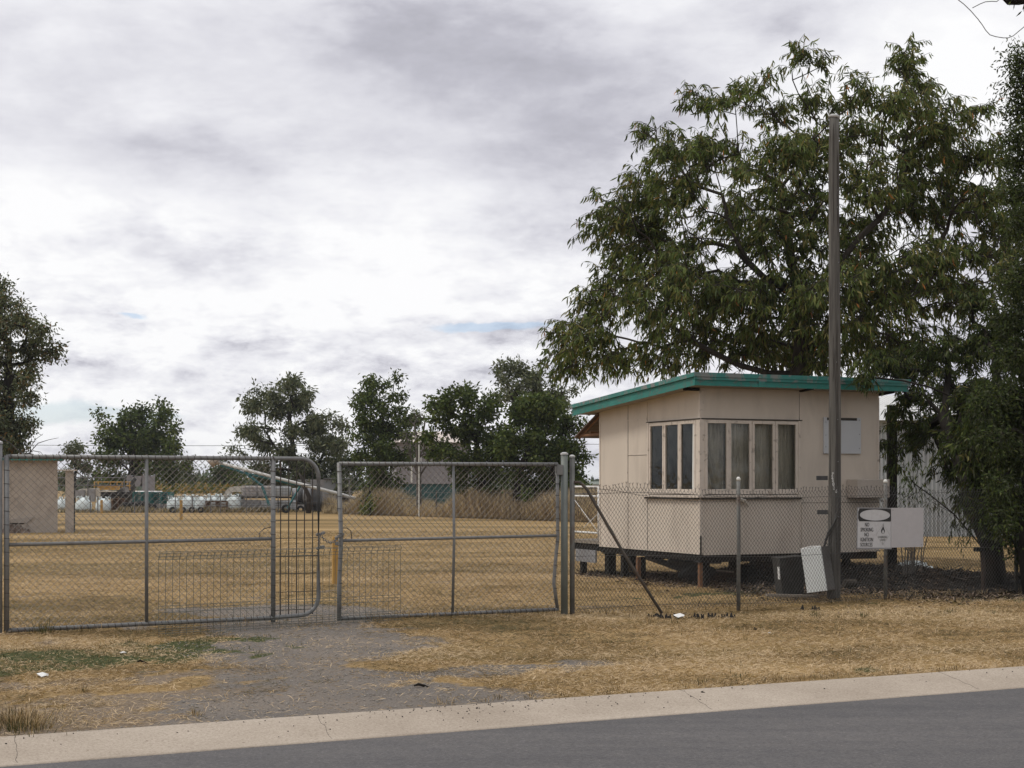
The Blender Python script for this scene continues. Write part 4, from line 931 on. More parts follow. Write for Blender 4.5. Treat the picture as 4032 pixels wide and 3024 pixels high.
scrap(3030, 2498, .018, 'tiny white chip on the straw below the dumped cabinet', M_white)
def barkpiece(px, py, L, label, ang=.1, r=.012):
    Y = gdep(py); x = (px - CX) / FPX * Y; z0 = gzs(x, Y) + r; m = MB()
    m.tube([(x + L * (u_ - .5) * math.cos(ang), Y + L * (u_ - .5) * math.sin(ang), z0 + .012 * math.sin(u_ * 5)) for u_ in (0, .3, .6, 1)], [r * .4, r, r * .9, r * .3], 5)
    return tag(m.build('bark_piece', M_barkdark), label, 'bark')
barkpiece(1660, 2706, .12, 'dark curled bark strip lying on the grey gravel crossing'); barkpiece(560, 2605, .10, 'brown bark flake on the edge of the green weeds'); barkpiece(2975, 2483, .05, 'dark bark chip standing on the straw verge', .5, .016); barkpiece(2772, 2728, .07, 'grey stone chip on the kerb near its crack', .0, .012)
# burnt tufts of soil at fence foot
ash = MB()
for px, py, r in ((2610, 2405, .10), (2585, 2400, .07), (2800, 2400, .14), (2745, 2408, .1), (2850, 2398, .1), (3200, 2375, .09), (2640, 2412, .08)):
    Y = gdep(py + 10); x = (px - CX) / FPX * Y; z0 = gzs(x, Y)
    for k in range(14):
        a = random.uniform(0, 6.28); rr_ = abs(random.gauss(0, r)); ash.tube([(x + rr_ * math.cos(a), Y + rr_ * .5 * math.sin(a), z0 - .02), (x + rr_ * math.cos(a) + random.uniform(-.02, .02), Y + rr_ * .5 * math.sin(a), z0 + random.uniform(.01, .07))], [random.uniform(.02, .04), .006], 6)
tag(ash.build('dark_soil_clods', M_charc), 'dark clods of turned soil along the fence foot', 'soil', kind='stuff')

# ------------------------------------------------------------------ trees
def edges_mesh(P0, P1, R0, R1, n=5):
    D = P1 - P0; L = np.linalg.norm(D, axis=1, keepdims=True); D = D / np.maximum(L, 1e-6)
    ref = np.where(np.abs(D[:, 2:3]) < .9, [[0, 0, 1.0]], [[1.0, 0, 0]]); a = np.cross(ref, D); a /= np.linalg.norm(a, axis=1, keepdims=True); b = np.cross(D, a)
    m = len(P0); V = np.zeros((m, 2 * n, 3)); P1 = P1 + D * R1[:, None] * .5
    for k in range(n):
        th = 2 * math.pi * k / n; o = a * math.cos(th) + b * math.sin(th); V[:, k] = P0 + o * R0[:, None]; V[:, n + k] = P1 + o * R1[:, None]
    F = np.array([(k, (k + 1) % n, (k + 1) % n + n, k + n) for k in range(n)])[None] + (np.arange(m) * 2 * n)[:, None, None]
    return V.reshape(-1, 3), F.reshape(-1, 4)
def grow(trunks, clusters, rmin=.012, rtrunk=.2, step=.45, lift=.15, jit=.05, pexp=.45):
    P = []; par = []; dist = []
    for tr in trunks:
        base = None
        for i, p in enumerate(tr):
            p = np.array(p, float)
            if i == 0:
                if P: base = int(np.argmin(np.linalg.norm(np.array(P) - p, axis=1))); continue
                P.append(p); par.append(-1); dist.append(0); base = len(P) - 1; continue
            q = P[base]; L = np.linalg.norm(p - q); k = max(1, int(L / step))
            for j in range(1, k + 1):
                u_ = j / k; pt = q + (p - q) * u_ + (rng.normal(0, jit * .6, 3) if j < k else 0); P.append(pt); par.append(len(P) - 2 if j > 1 else base); dist.append(dist[par[-1]] + L / k)
            base = len(P) - 1
    arr = np.zeros((len(P) + len(clusters) * 14, 3)); arr[:len(P)] = P; nP = len(P); dist = np.array(dist + [0] * (len(arr) - nP), float); par = par + [0] * (len(arr) - nP)
    minz = np.array([p[2] for p in trunks[0]])[1] * .6 if len(trunks[0]) > 1 else 0
    order = np.argsort(np.linalg.norm(clusters - np.array(trunks[0][-1]), axis=1)); tips = []
    for ci in order:
        c = clusters[ci]; d = np.linalg.norm(arr[:nP] - c, axis=1) + .22 * dist[:nP] + .5 * np.maximum(0, arr[:nP, 2] - c[2]) + (arr[:nP, 2] < minz) * 5
        i0 = int(np.argmin(d)); q = arr[i0]; L = np.linalg.norm(c - q); k = int(min(12, max(1, math.ceil(L / step)))); ctrl = (q + c) / 2 + np.array([0, 0, lift * L]) + rng.normal(0, jit * L, 3); last = i0
        for j in range(1, k + 1):
            u_ = j / k; pt = q * (1 - u_) ** 2 + 2 * ctrl * u_ * (1 - u_) + c * u_ * u_; arr[nP] = pt; par[nP] = last; dist[nP] = dist[last] + L / k; last = nP; nP += 1
        tips.append(last)
    par = np.array(par[:nP]); w = np.zeros(nP); w[tips] = 1
    for i in range(nP - 1, 0, -1):
        if par[i] >= 0: w[par[i]] += w[i]
    r = np.maximum(rtrunk * (np.maximum(w, 1) / w.max()) ** .56, rmin)
    e = np.where(par >= 0)[0]
    return edges_mesh(arr[par[e]], arr[e], np.minimum(r[par[e]], r[e] * 1.35), r[e])
def leafmesh(P, D, L, W, col):
    n = len(P); D = D / np.linalg.norm(D, axis=1, keepdims=True); rv = rng.normal(0, 1, (n, 3)); side = np.cross(D, rv); side /= np.linalg.norm(side, axis=1, keepdims=True); nor = np.cross(side, D)
    L = L[:, None]; W = W[:, None]
    m = P + D * L * .42; V = np.stack([P, m - side * W * .5 + nor * W * .15, P + D * L + nor * L * rng.uniform(-.12, .12, (n, 1)), m + side * W * .5 + nor * W * .15], 1).reshape(-1, 3)
    return V, np.arange(4 * n).reshape(n, 4), np.repeat(col, 4, 0)
def blob_clusters(blobs, dens, shell=.55):
    out = []
    for (x, y, z, r, ry, rz) in blobs:
        k = max(2, int(dens * r * r)); v = rng.normal(0, 1, (k, 3)); v /= np.linalg.norm(v, axis=1, keepdims=True); rad = (shell + (1 - shell) * rng.random((k, 1))) * rng.choice([1, 1, .6], (k, 1))
        out.append(np.array([x, y, z]) + v * rad * np.array([r, ry, rz]))
    return np.concatenate(out)
def foliage(cl, per, sig, droop, Ls, Ws, pal, out=None, sigz=None, rare=None):
    n = len(cl) * per; c = np.repeat(cl, per, 0); off = rng.normal(0, 1, (n, 3)) * np.array([sig, sig, sigz or sig])
    P = c + off; D = rng.normal(0, 1, (n, 3)); D[:, 2] -= droop * 2.0
    D += off / sig * .5; D[:, 2] -= droop
    cb = np.repeat(rng.normal(1, .16, (len(cl), 1)), per, 0)
    k = rng.integers(0, len(pal), n); col = pal[k] * rng.uniform(.7, 1.25, (n, 1)) * np.clip(cb, .6, 1.5)
    if rare is not None: rk = rng.random(n) < rare[0]; col[rk] = np.array(rare[1]) * rng.uniform(.7, 1.2, (rk.sum(), 1))
    return leafmesh(P, D, rng.uniform(*Ls, n), rng.uniform(*Ws, n), col)
OLIVE = np.array([(.078, .102, .028), (.064, .088, .024), (.100, .112, .032), (.050, .068, .020), (.14, .125, .045)])
DARKG = np.array([(.044, .062, .022), (.056, .076, .022), (.034, .047, .018), (.074, .088, .028)])
GREYG = np.array([(.082, .092, .052), (.066, .077, .042), (.105, .110, .066), (.050, .060, .034)])
def leaf_tri(P, D, L, W, col):
    n = len(P); D = D / np.linalg.norm(D, axis=1, keepdims=True); rv = rng.normal(0, 1, (n, 3)); side = np.cross(D, rv); side /= np.linalg.norm(side, axis=1, keepdims=True); nor = np.cross(side, D)
    L = L[:, None]; W = W[:, None]; k = rng.uniform(-.16, .16, (n, 1)); sw = rng.uniform(-.12, .12, (n, 1))
    a = P + D * L * .32 + nor * L * k * .55 + side * L * sw * .5; b = P + D * L * .66 + nor * L * k * .75 + side * L * sw * .7
    V = np.stack([P, a - side * W * .46, a + side * W * .46, b - side * W * .42, b + side * W * .42, P + D * L], 1).reshape(-1, 3)
    F = (np.array([(0, 1, 2), (1, 3, 2), (2, 3, 4), (3, 5, 4)])[None] + (np.arange(n) * 6)[:, None, None]).reshape(-1, 3)
    return V, F, np.repeat(col, 6, 0)
def sprays(cl, cen, nt, nl, tlen, Ls, Ws, pal, rare=None, down=1.3):
    """twigs radiating from every cluster with leaves hanging from them"""
    c = np.repeat(cl, nt, 0); n = len(c); out = c - cen; out /= np.linalg.norm(out, axis=1, keepdims=True)
    d = out * .8 + rng.normal(0, .75, (n, 3)); d[:, 2] = d[:, 2] * .7 + .05; d /= np.linalg.norm(d, axis=1, keepdims=True); tl = rng.uniform(*tlen, (n, 1))
    mid = c + d * tl * .55; end = c + d * tl + np.array([0, 0, -.22]) * tl
    TV, TF = edges_mesh(np.concatenate([c, mid]), np.concatenate([mid, end]), np.full(2 * n, .0055), np.full(2 * n, .003), 3)
    P0 = np.repeat(c, nl, 0); PM = np.repeat(mid, nl, 0); PE = np.repeat(end, nl, 0); m = len(P0); u = rng.uniform(.25, 1.05, (m, 1))
    P = np.where(u < .55, P0 + (PM - P0) * u / .55, PM + (PE - PM) * (u - .55) / .45); D = rng.normal(0, .55, (m, 3)) + np.repeat(d, nl, 0) * .5; D[:, 2] -= down
    cb = np.repeat(np.repeat(rng.normal(1, .15, (len(cl), 1)), nt, 0), nl, 0); col = pal[rng.integers(0, len(pal), m)] * rng.uniform(.7, 1.25, (m, 1)) * np.clip(cb, .6, 1.5)
    if rare is not None: rk = rng.random(m) < rare[0]; col[rk] = np.array(rare[1]) * rng.uniform(.7, 1.2, (rk.sum(), 1))
    return (TV, TF), leaf_tri(P, D, rng.uniform(*Ls, m), rng.uniform(*Ws, m), col)
def make_tree(name, trunks, blobs, dens, per, sig, droop, Ls, Ws, pal, label, mat=M_leaf, rtrunk=.15, rmin=.012, shell=.55, rare=None, bark=M_bark, sigz=None, step=.45, group=None, lift=.15, jit=.05, cat='tree', extra=None):
    b0 = trunks[0][0]; o = empty(name, tuple(b0), 0, label=label, cat=cat, group=group); base = np.array(b0)
    cl = blob_clusters(blobs, dens, shell)
    V, F = grow(trunks, cl, rmin, rtrunk, step, lift, jit)
    if extra:
        cen = np.mean(np.array([b[:3] for b in blobs]), 0) - np.array([0, 0, 1.0]); (tv, tf), (lv, lf, lc) = sprays(cl, cen, *extra, Ls, Ws, pal, rare)
        F = np.concatenate([F]); tq_ = mesh_np('twigs', tv - base, tf, bark, o); mesh_np('crown', lv - base, lf, mat, o, col=lc); per = 0
    mesh_np('trunk', V - base, F, bark, o, smooth=True)
    if per:
        V, F, c = foliage(cl, per, sig, droop, Ls, Ws, pal, sigz=sigz, rare=rare); mesh_np('crown', V - base, F, mat, o, col=c)
    return o, cl
def DB(Y, lst, f=1.8228, dj=1.0, flat=1.0):
    """blobs given in overview units at depth Y"""
    out = []
    for b in lst:
        D, y, r = b[:3]; dY = b[3] if len(b) > 3 else rng.uniform(-1, 1) * dj; p = at(D * f, y * f, Y + dY); rm = r * f / FPX * Y
        out.append((p.x, p.y, p.z, rm, rm * 1.1, rm * .85 * flat))
    return out
# big drooping tree behind the cabin
Yb = 30.0
bl = DB(Yb, [(1235, 775, 48), (1225, 715, 38), (1285, 740, 62), (1300, 655, 55), (1345, 600, 62), (1330, 480, 60), (1390, 530, 70), (1385, 420, 62), (1420, 470, 60), (1345,780,45),
    (1402, 290, 30), (1450, 330, 45), (1505, 225, 38), (1500, 340, 62), (1570, 230, 30), (1480, 420, 62), (1560, 330, 52), (1610, 210, 34), (1650, 180, 26), (1725, 125, 30), (1755, 145, 25), (1680, 250, 40),
    (1420, 640, 80), (1440, 750, 62), (1515, 620, 75), (1530, 720, 72), (1600, 640, 80), (1620, 740, 70), (1580, 470, 62), (1640, 390, 65), (1700, 330, 60), (1660, 510, 72), (1770, 230, 45), (1760, 330, 62), (1740, 430, 70), (1760, 540, 85), (1700, 640, 82), (1700, 740, 70), (1800, 640, 85), (1790, 745, 70),
    (1850, 210, 42), (1840, 300, 62), (1870, 400, 78), (1870, 510, 78), (1900, 610, 80), (1880, 720, 75), (1960, 130, 40), (1975, 175, 42), (1930, 230, 55), (2000, 250, 58), (1970, 330, 72), (2050, 300, 52), (2110, 255, 36), (2080, 350, 58), (2140, 330, 34), (1980, 440, 75), (2060, 440, 62), (2120, 430, 42), (2170, 415, 30), (2000, 550, 72), (2090, 540, 55), (1990, 640, 70), (2070, 640, 60), (1960, 740, 70), (2140, 480, 45), (2165, 540, 42), (2180, 610, 40), (2150, 600, 45), (2190, 480, 36), (1490, 525, 46), (1445, 570, 46), (1475, 585, 40), (1560, 620, 50)], dj=1.6)
tb = at(1738 * 1.8228, 0, Yb); x0 = tb.x
def tp(D, y, dY=0): p = at(D * 1.8228, y * 1.8228, Yb + dY); return (p.x, p.y, p.z)
trunks = [[(x0, Yb, -.1), (x0 + .05, Yb, 1.6), tp(1735, 760), tp(1725, 640, .2), tp(1700, 520, .4), tp(1690, 400, .2)],
          [tp(1735, 800), tp(1600, 790, -.3), tp(1500, 740, -.4), tp(1430, 690, -.6), tp(1330, 640, -.5)],
          [tp(1728, 660), tp(1650, 600, -.6), tp(1590, 520, -.8), tp(1560, 420, -.8), tp(1540, 350, -.6)],
          [tp(1730, 700), tp(1800, 600, -.4), tp(1860, 510, -.6), tp(1930, 430, -.4), tp(1990, 300, 0)],
          [tp(1735, 760), tp(1840, 700, .4), tp(1930, 640, .6), tp(2010, 560, .4), tp(2060, 430, .4)],
          [tp(1590, 520, -.8), tp(1530, 515, -1.0), tp(1480, 512, -1.0)]]
make_tree('gum_tree', trunks, [(b[0], b[1], b[2], b[3] * 1.12, b[4] * 1.1, b[5] * 1.12) for b in bl], 74, 44, .145, .8, (.11, .22), (.023, .037), OLIVE * 1.28, 'large spreading tree with drooping olive leaves rising behind the cabin', rtrunk=.22, rmin=.010, rare=(.006, (.42, .17, .05)), sigz=.13, shell=.5, lift=.1, jit=.09, extra=(5, 9, (.18, .48)))
# sprays that hang over the cabin roof
# ragged mid tree on the right, dark, hanging
Ym = 25.0
bl = DB(Ym, [(1870, 815, 30, -1.8), (1900, 790, 45), (1960, 800, 50), (2020, 770, 55), (1985, 860, 42), (1940, 900, 30, 1), (1930, 960, 26, 1), (2050, 850, 45), (2010, 930, 48), (1975, 960, 34), (2090, 760, 60), (2150, 720, 60), (2110, 660, 45), (2060, 930, 55), (2100, 900, 40), (2105, 930, 36, -3.1), (2120, 1010, 36, -3.1), (2095, 1060, 28, -2.8), (2065, 965, 28, -2.6), (2140, 870, 36, -3.1), (2120, 900, 42, -2.9), (2100, 980, 40, -2.9), (2130, 1050, 40, -2.7), (2150, 1120, 34, -2.7), (2080, 930, 38, -2.5), (2100, 1105, 30, -2.7), (2090, 860, 40, -2.4), (2150, 980, 44, -3.0), (2060, 1010, 42), (2110, 990, 55), (2130, 920, 45), (2150, 850, 60), (2190, 780, 60), (2190, 900, 70), (2080,1080,30), (2170, 990, 60), (1935,1010,16,1)], dj=.8)
b_ = at(2150 * 1.8228, 0, 22.6)
def tq(D, y, Y): p = at(D * 1.8228, y * 1.8228, Y); return (p.x, p.y, p.z)
make_tree('willow_leaved_tree', [[tq(2150, 1262, 22.4), tq(2140, 1180, 22.4), tq(2110, 1110, 22.8), tq(2080, 1020, 23.4), tq(2040, 900, 24.2), tq(2050, 800, 24.6)], [tq(2110, 1110, 22.8), tq(2130, 960, 23.5), tq(2150, 800, 24.4)], [tq(2145, 1200, 22.4), tq(2190, 1050, 22.8), tq(2200, 900, 23.5)]],
          bl, 150, 50, .14, 1.1, (.09, .18), (.017, .028), np.concatenate([DARKG, GREYG * .8, DARKG, OLIVE * .9]), 'dark leaning tree with hanging fine leaves at the right edge beside the cabin', M_leafdull, rtrunk=.17, rmin=.005, bark=M_barkdark, sigz=.22, shell=.3, jit=.1, extra=(4, 12, (.15, .36)))
# tall small-leaved tree cut by the right edge
Yr = 21.6
bl = DB(Yr, [(2206, 130, 32), (2215, 180, 44), (2210, 240, 38), (2202, 300, 36), (2212, 350, 46), (2205, 420, 44), (2210, 480, 44), (2240, 430, 45), (2260, 250, 50), (2225, 500, 30), (2240, 580, 50), (2200, 620, 36), (2180, 700, 45), (2215, 680, 50), (2240, 800, 55), (2190, 760, 42), (2200, 1100, 45), (2160, 1120, 32), (2230, 1000, 60), (2200, 880, 60), (2190, 1000, 40), (2170, 1160, 22), (2215, 1180, 40), (2160, 1050, 34), (2130, 1085, 30), (2190, 1080, 40), (2150, 950, 40), (2130, 880, 36), (2170, 850, 36), (2210, 940, 40), (2225, 1130, 40)], dj=.5)
make_tree('small_leaved_tree', [[tq(2232, 1290, 21.6), tq(2225, 1100, 21.6), tq(2240, 800, 21.6), tq(2250, 500, 21.6), tq(2245, 250, 21.6)]], bl, 300, 60, .10, .3, (.045, .085), (.018, .030), np.concatenate([DARKG, DARKG, GREYG * .8]), 'tall dense tree with small dark leaves cut off by the right edge', M_leafdull, rtrunk=.17, rmin=.005, bark=M_barkdark, shell=.3)
# leafy low twigs in front of the shed
bl = DB(22.6, [(1952, 1005, 14), (1968, 1030, 18), (1990, 1060, 14), (1960, 1075, 12), (1990, 1010, 12), (2020, 1085, 12), (2060,1130,14), (2075,1170,12)], dj=.2)
make_tree('leafy_shoots', [[tq(2120, 1180, 22.6), tq(2060, 1110, 22.6), tq(2010, 1070, 22.6), tq(1975, 1045, 22.6)]], bl, 500, 11, .07, .9, (.06, .12), (.014, .022), DARKG, 'loose leafy shoots reaching over the blank board towards the cabin', M_leafdull, rtrunk=.012, rmin=.003, bark=M_barkdark, cat='shoots')
sb_ = MB()
for i in range(16):
    D = random.uniform(1945, 2000); p = tq(D, 1240, 22.9); h = random.uniform(.35, .95); lx = random.uniform(-.1, .15)
    sb_.tube([p, (p[0] + lx * .4, p[1], p[2] + h * .5), (p[0] + lx + random.uniform(-.05, .05), p[1], p[2] + h)], [.010, .008, .003], 5)
    if i % 2: sb_.tube([(p[0] + lx * .4, p[1], p[2] + h * .5), (p[0] + lx * .4 + random.uniform(-.12, .12), p[1], p[2] + h * .85)], [.006, .003], 4)
tag(sb_.build('sapling_stems', M_rust), 'thin bare brown stems standing below the blank board', 'stems')

# trees on the far side of the yard
grp = 'trees beyond the yard'
def far_tree(name, Y, base, blobs, label, dens, per, sig, droop, Ls, Ws, pal, rt=.2, trunks=None, dj=1.2, mat=M_leafdull, shell=.4, rmin=.025, flat=1.0, rare=None, bark=M_barkdark):
    f = 1.8228; dens = dens * (8.5 if per > 1 else 1); per = max(1, int(per * .8)); sig = sig * .52; droop = droop * .7; blobs = [(b[0] + rng.normal(0, 3), b[1] + rng.normal(0, 3), b[2] * rng.choice([.62, .85, 1.0])) for b in blobs] + [(b[0] + rng.normal(0, b[2] * .8), b[1] - abs(rng.normal(0, b[2] * .55)), b[2] * .38) for b in blobs]; pal = pal * 1.4; bs = DB(Y, blobs, dj=dj, flat=flat); p0 = at(base * f, 0, Y); cx_ = np.mean([b[0] for b in bs]); top = max(b[2] for b in bs)
    if trunks is None: trunks = [[(p0.x, Y, -.1), (p0.x, Y, 1.2), (p0.x * .5 + cx_ * .5, Y, top * .45), (cx_, Y, top * .75)]]
    else: trunks = [[tuple(at(a * f, b * f, Y)) for a, b in tr] for tr in trunks]
    return make_tree(name, trunks, bs, dens, per, sig, droop, Ls, Ws, pal, label, mat, rtrunk=rt, rmin=rmin, shell=shell, group=grp, step=.8, rare=rare, bark=bark)
far_tree('gum_tree', 60, 20, [(-30, 660, 50), (10, 640, 35), (-10, 700, 55), (40, 690, 45), (90, 720, 38), (110, 760, 28), (60, 750, 42), (-20, 780, 55), (30, 830, 48), (60, 860, 38), (0, 880, 60), (50, 910, 36), (20, 940, 50), (-30, 940, 60), (60, 800, 30), (-60, 860, 60), (30, 980, 40), (-20, 1010, 50)],
         'tall gum with rusty tinted top at the left edge behind the shed', 7, 46, .33, .5, (.10, .22), (.05, .085), GREYG, rt=.28, rare=(.10, (.17, .11, .05)), dj=1.5)
far_tree('spreading_tree', 112, 282, [(228, 915, 16), (225, 945, 22), (250, 960, 26), (275, 905, 26), (300, 895, 24), (270, 940, 32), (315, 930, 32), (350, 905, 26), (372, 925, 20), (340, 950, 34), (375, 965, 22), (215, 985, 24), (300, 970, 36), (365, 990, 25), (250, 1000, 30), (340, 1010, 26), (215, 1015, 22), (240, 1035, 24), (370, 1025, 22), (300, 1020, 26), (400, 1010, 12), (275, 1045, 18)],
         'round dark tree left of centre beyond the pallets', 2.6, 60, .5, .3, (.2, .36), (.11, .18), DARKG, rt=.35, dj=2)
far_tree('small_gum', 125, 160, [(150, 975, 14), (165, 965, 12), (155, 1000, 18), (140, 1030, 20), (185, 1015, 16), (200, 1045, 16), (160, 1055, 16)], 'small pale gum showing above the left shed roof', 3, 50, .4, .4, (.2, .34), (.1, .16), GREYG, rt=.15)
far_tree('gum_tree', 98, 615, [(540, 880, 20), (520, 930, 20), (545, 930, 26), (560, 870, 18), (590, 850, 20), (618, 830, 20), (640, 825, 14), (600, 890, 32), (640, 880, 28), (660, 850, 14), (630, 930, 40), (570, 960, 36), (675, 920, 30), (690, 960, 36), (720, 905, 16), (715, 950, 26), (740, 960, 22), (730, 1000, 30), (620, 990, 42), (560, 1010, 30), (680, 1020, 36), (520, 975, 18), (755, 925, 12), (600, 1030, 30), (650, 1050, 32), (700, 1055, 26), (560, 1040, 22), (740, 1040, 22), (655, 1000, 36), (635,860,26)],
         'broad wispy gum above the auger with feathery upper branches', 3.2, 62, .42, .6, (.2, .36), (.07, .12), GREYG, rt=.3, dj=2, trunks=[[(655, 1105), (652, 1060), (640, 1020), (632, 960), (625, 900)], [(648, 1050), (690, 1000), (715, 950)], [(640, 1020), (590, 960), (560, 910)]])
far_tree('evergreen_tree', 78, 812, [(800, 825, 18), (790, 850, 24), (830, 835, 20), (845, 860, 20), (775, 870, 16), (815, 880, 32), (850, 890, 22), (800, 920, 30), (840, 930, 30), (865, 935, 16), (790, 950, 20), (820, 970, 30), (850, 985, 26), (815, 1020, 30), (835, 1060, 26), (800, 1060, 22), (825, 1090, 18), (810, 1005, 28), (872, 905, 22), (884, 945, 16), (872, 985, 18), (770, 925, 18), (775, 980, 18), (860, 1040, 16)],
         'dense upright dark evergreen standing alone past the gate gap', 5.0, 70, .30, .5, (.14, .26), (.07, .11), DARKG, rt=.22, dj=.9)
far_tree('bare_tree', 73, 905, [(895, 905, 20), (915, 900, 22), (880, 940, 22), (910, 950, 26), (935, 930, 20), (885, 985, 20), (930, 985, 24), (900, 890, 14), (945, 960, 20), (875, 1010, 12)],
         'leafless grey tree tangled in front of the mill building', 190, 1, .3, .2, (.1, .2), (.04, .07), GREYG, rt=.13, rmin=.008, dj=.8, bark=simple('pale_bark', (.085, .075, .066), .9, .2, 6), trunks=[[(905, 1100), (905, 1030), (903, 990), (900, 950)], [(905, 1030), (925, 1000), (940, 950)], [(904, 1010), (885, 980), (878, 940)]])
far_tree('bushy_tree', 69, 1048, [(1000, 850, 14), (980, 855, 16), (960, 870, 20), (940, 880, 16), (1010, 865, 22), (975, 890, 28), (1040, 865, 22), (1065, 870, 14), (1015, 900, 34), (1050, 900, 30), (970, 930, 30), (1010, 945, 36), (1050, 950, 36), (985, 980, 32), (1030, 990, 34), (1065, 985, 30), (1045, 1025, 26), (1000, 1020, 24), (1085, 930, 28), (1090, 980, 28), (1080, 1025, 22), (960, 975, 22), (1005, 1045, 18), (1060, 1050, 18), (938, 910, 22), (928, 950, 18), (945, 985, 18)],
         'broad dark green bushy tree left of the twin trunks behind the right gate', 5.0, 68, .30, .25, (.13, .25), (.07, .12), DARKG, rt=.17, dj=1.2, trunks=[[(1050, 1118), (1044, 1070), (1040, 1020), (1030, 960)]])
far_tree('tall_gum', 92, 1150, [(1080, 795, 16), (1100, 790, 14), (1090, 820, 16), (1120, 800, 18), (1145, 815, 18), (1165, 810, 18), (1190, 825, 18), (1120, 840, 22), (1160, 850, 26), (1200, 855, 24), (1090, 850, 14), (1075, 865, 12), (1215, 880, 20), (1130, 880, 24), (1180, 890, 26)],
         'tall thin crowned gum rising above the dense trees near the cabin', 3.4, 56, .36, .4, (.18, .32), (.08, .13), GREYG, rt=.22, dj=1.5, trunks=[[(1180, 1110), (1175, 1000), (1160, 920), (1150, 860)], [(1160, 920), (1110, 870), (1090, 820)]])
far_tree('bushy_tree', 67, 1118, [(1150, 870, 24), (1180, 870, 26), (1205, 885, 26), (1125, 900, 30), (1170, 910, 36), (1215, 920, 32), (1110, 940, 30), (1150, 955, 38), (1200, 965, 38), (1240, 965, 26), (1110, 990, 30), (1160, 1000, 36), (1210, 1010, 34), (1235, 1035, 20), (1250, 990, 18), (1180, 1045, 28), (1130, 1040, 24), (1210, 1060, 24), (1095, 965, 24), (1160, 1050, 24), (1135, 1065, 16), (1180, 1075, 16), (1225, 1075, 18), (1100, 1030, 20)],
         'dense rounded dark tree touching the cabin roof end', 5.0, 68, .30, .25, (.13, .25), (.07, .12), DARKG, rt=.24, dj=1.2, trunks=[[(1118, 1118), (1116, 1070), (1120, 1020), (1150, 960)], [(1197, 1100), (1197, 1050), (1190, 980)]])
far_tree('low_shrub', 130, 480, [(470, 1015, 20), (500, 1020, 22), (455, 1040, 16), (520, 1035, 18), (490, 1045, 20)], 'low rounded scrub under the high end of the auger', 3, 55, .45, .2, (.2, .34), (.1, .16), DARKG, rt=.1)
far_tree('low_shrub', 150, 400, [(395, 1010, 16), (410, 1030, 14), (430, 1045, 12), (380, 1040, 14)], 'small scrub between the round tree and the auger', 3, 50, .5, .2, (.2, .4), (.1, .18), GREYG, rt=.1)
far_tree('low_shrub', 100, 735, [(700, 1045, 20), (730, 1050, 18), (765, 1050, 14), (770, 1020, 16), (760, 1000, 14)], 'dark scrub behind the grey container', 4, 55, .42, .2, (.2, .34), (.1, .16), DARKG, rt=.1)
far_tree('low_shrub', 75, 800, [(795, 1085, 10), (790, 1100, 8)], 'small green bush at the foot of the upright evergreen', 8, 50, .25, .2, (.12, .2), (.06, .1), OLIVE, rt=.05)
far_tree('low_shrub', 74, 1245, [(1250, 1060, 14), (1235, 1080, 14), (1262, 1065, 12)], 'low bush seen through the white landing rail', 6, 50, .3, .2, (.15, .25), (.08, .12), DARKG, rt=.05)
# distant tree line and scrub with pale dry tops
V = []; P = []
for i in range(9000):
    a = rng.uniform(-24, 24); d = rng.uniform(330, 520); P.append((math.tan(math.radians(a)) * d, d, min(2.0, abs(rng.normal(0, 1.0))) * (.6 + .9 * vn(np.array([a * .7]), np.array([0.0]))[0])))
P = np.array(P); n = len(P); V, F, c = leafmesh(P, rng.normal(0, 1, (n, 3)), rng.uniform(1.5, 3.5, n), rng.uniform(1, 2.2, n), GREYG[rng.integers(0, 4, n)] * rng.uniform(.8, 1.3, (n, 1)) * [.9, 1.05, 1.25])  # blue cast of distant haze painted into the leaf colours
tag(mesh_np('far_treeline', V, F, M_leafdull, col=c), 'thin blue green line of far trees on the horizon', 'tree line', kind='stuff')
P = []
for i in range(5000):
    px = rng.uniform(600, 1000); Y = rng.uniform(120, 170); q = at(px, 1935 - abs(rng.normal(0, 12)), Y); P.append(tuple(q))
P = np.array(P); n = len(P); pal = np.array([(.30, .20, .08), (.07, .09, .03), (.09, .10, .035), (.2, .15, .06)])
V, F, c = leafmesh(P, rng.normal(0, 1, (n, 3)), rng.uniform(.2, .5, n), rng.uniform(.1, .25, n), pal[rng.integers(0, 4, n)])
tag(mesh_np('roadside_scrub', V, F, M_leafdull, col=c), 'green and yellow scrub behind the white bags', 'scrub', kind='stuff')

# tall dry grass along the far boundary
def band(n, pxs, y0f, hgt, pal, seed=0, dY=3.0, wsc=1.0):
    px = rng.uniform(*pxs, n); yb = y0f(px); Y = H * FPX / (yb - HY) + rng.uniform(0, dY, n); x = (px - CX) / FPX * Y
    h = hgt * np.clip(-.35 + 2.4 * fbm(x, Y * .6, .55, 4), .15, 1.25) * rng.uniform(.35, 1.1, n); a = rng.uniform(0, 6.28, n); e = rng.normal(1.25, .22, n)
    D = np.stack([np.cos(a) * np.cos(e), np.sin(a) * np.cos(e), np.sin(e)], 1); col = pal[rng.integers(0, len(pal), n)] * rng.uniform(.7, 1.15, (n, 1)) * (.7 + .6 * fbm(x, Y, .5, 3))[:, None]
    return blades(np.stack([x, Y, np.zeros(n)], 1), D, h, rng.uniform(.012, .028, n) * wsc, col)
TG = 1.45 * np.array([(.33, .26, .18), (.39, .31, .20), (.22, .17, .12), (.46, .37, .24), (.15, .115, .085)])
V, F, c = merge([band(90000, (1270, 2370), lambda p: 2022 + (p - 1280) * .034, 1.15, TG, dY=5), band(14000, (215, 1290), lambda p: 2019 + p * 0.0, .35, np.concatenate([TG, GREEN]), dY=1.2)])
tag(mesh_np('tall_dry_grass', V, F, M_straw, col=c), 'tall brown seeding grass along the back boundary', 'grass', kind='stuff')
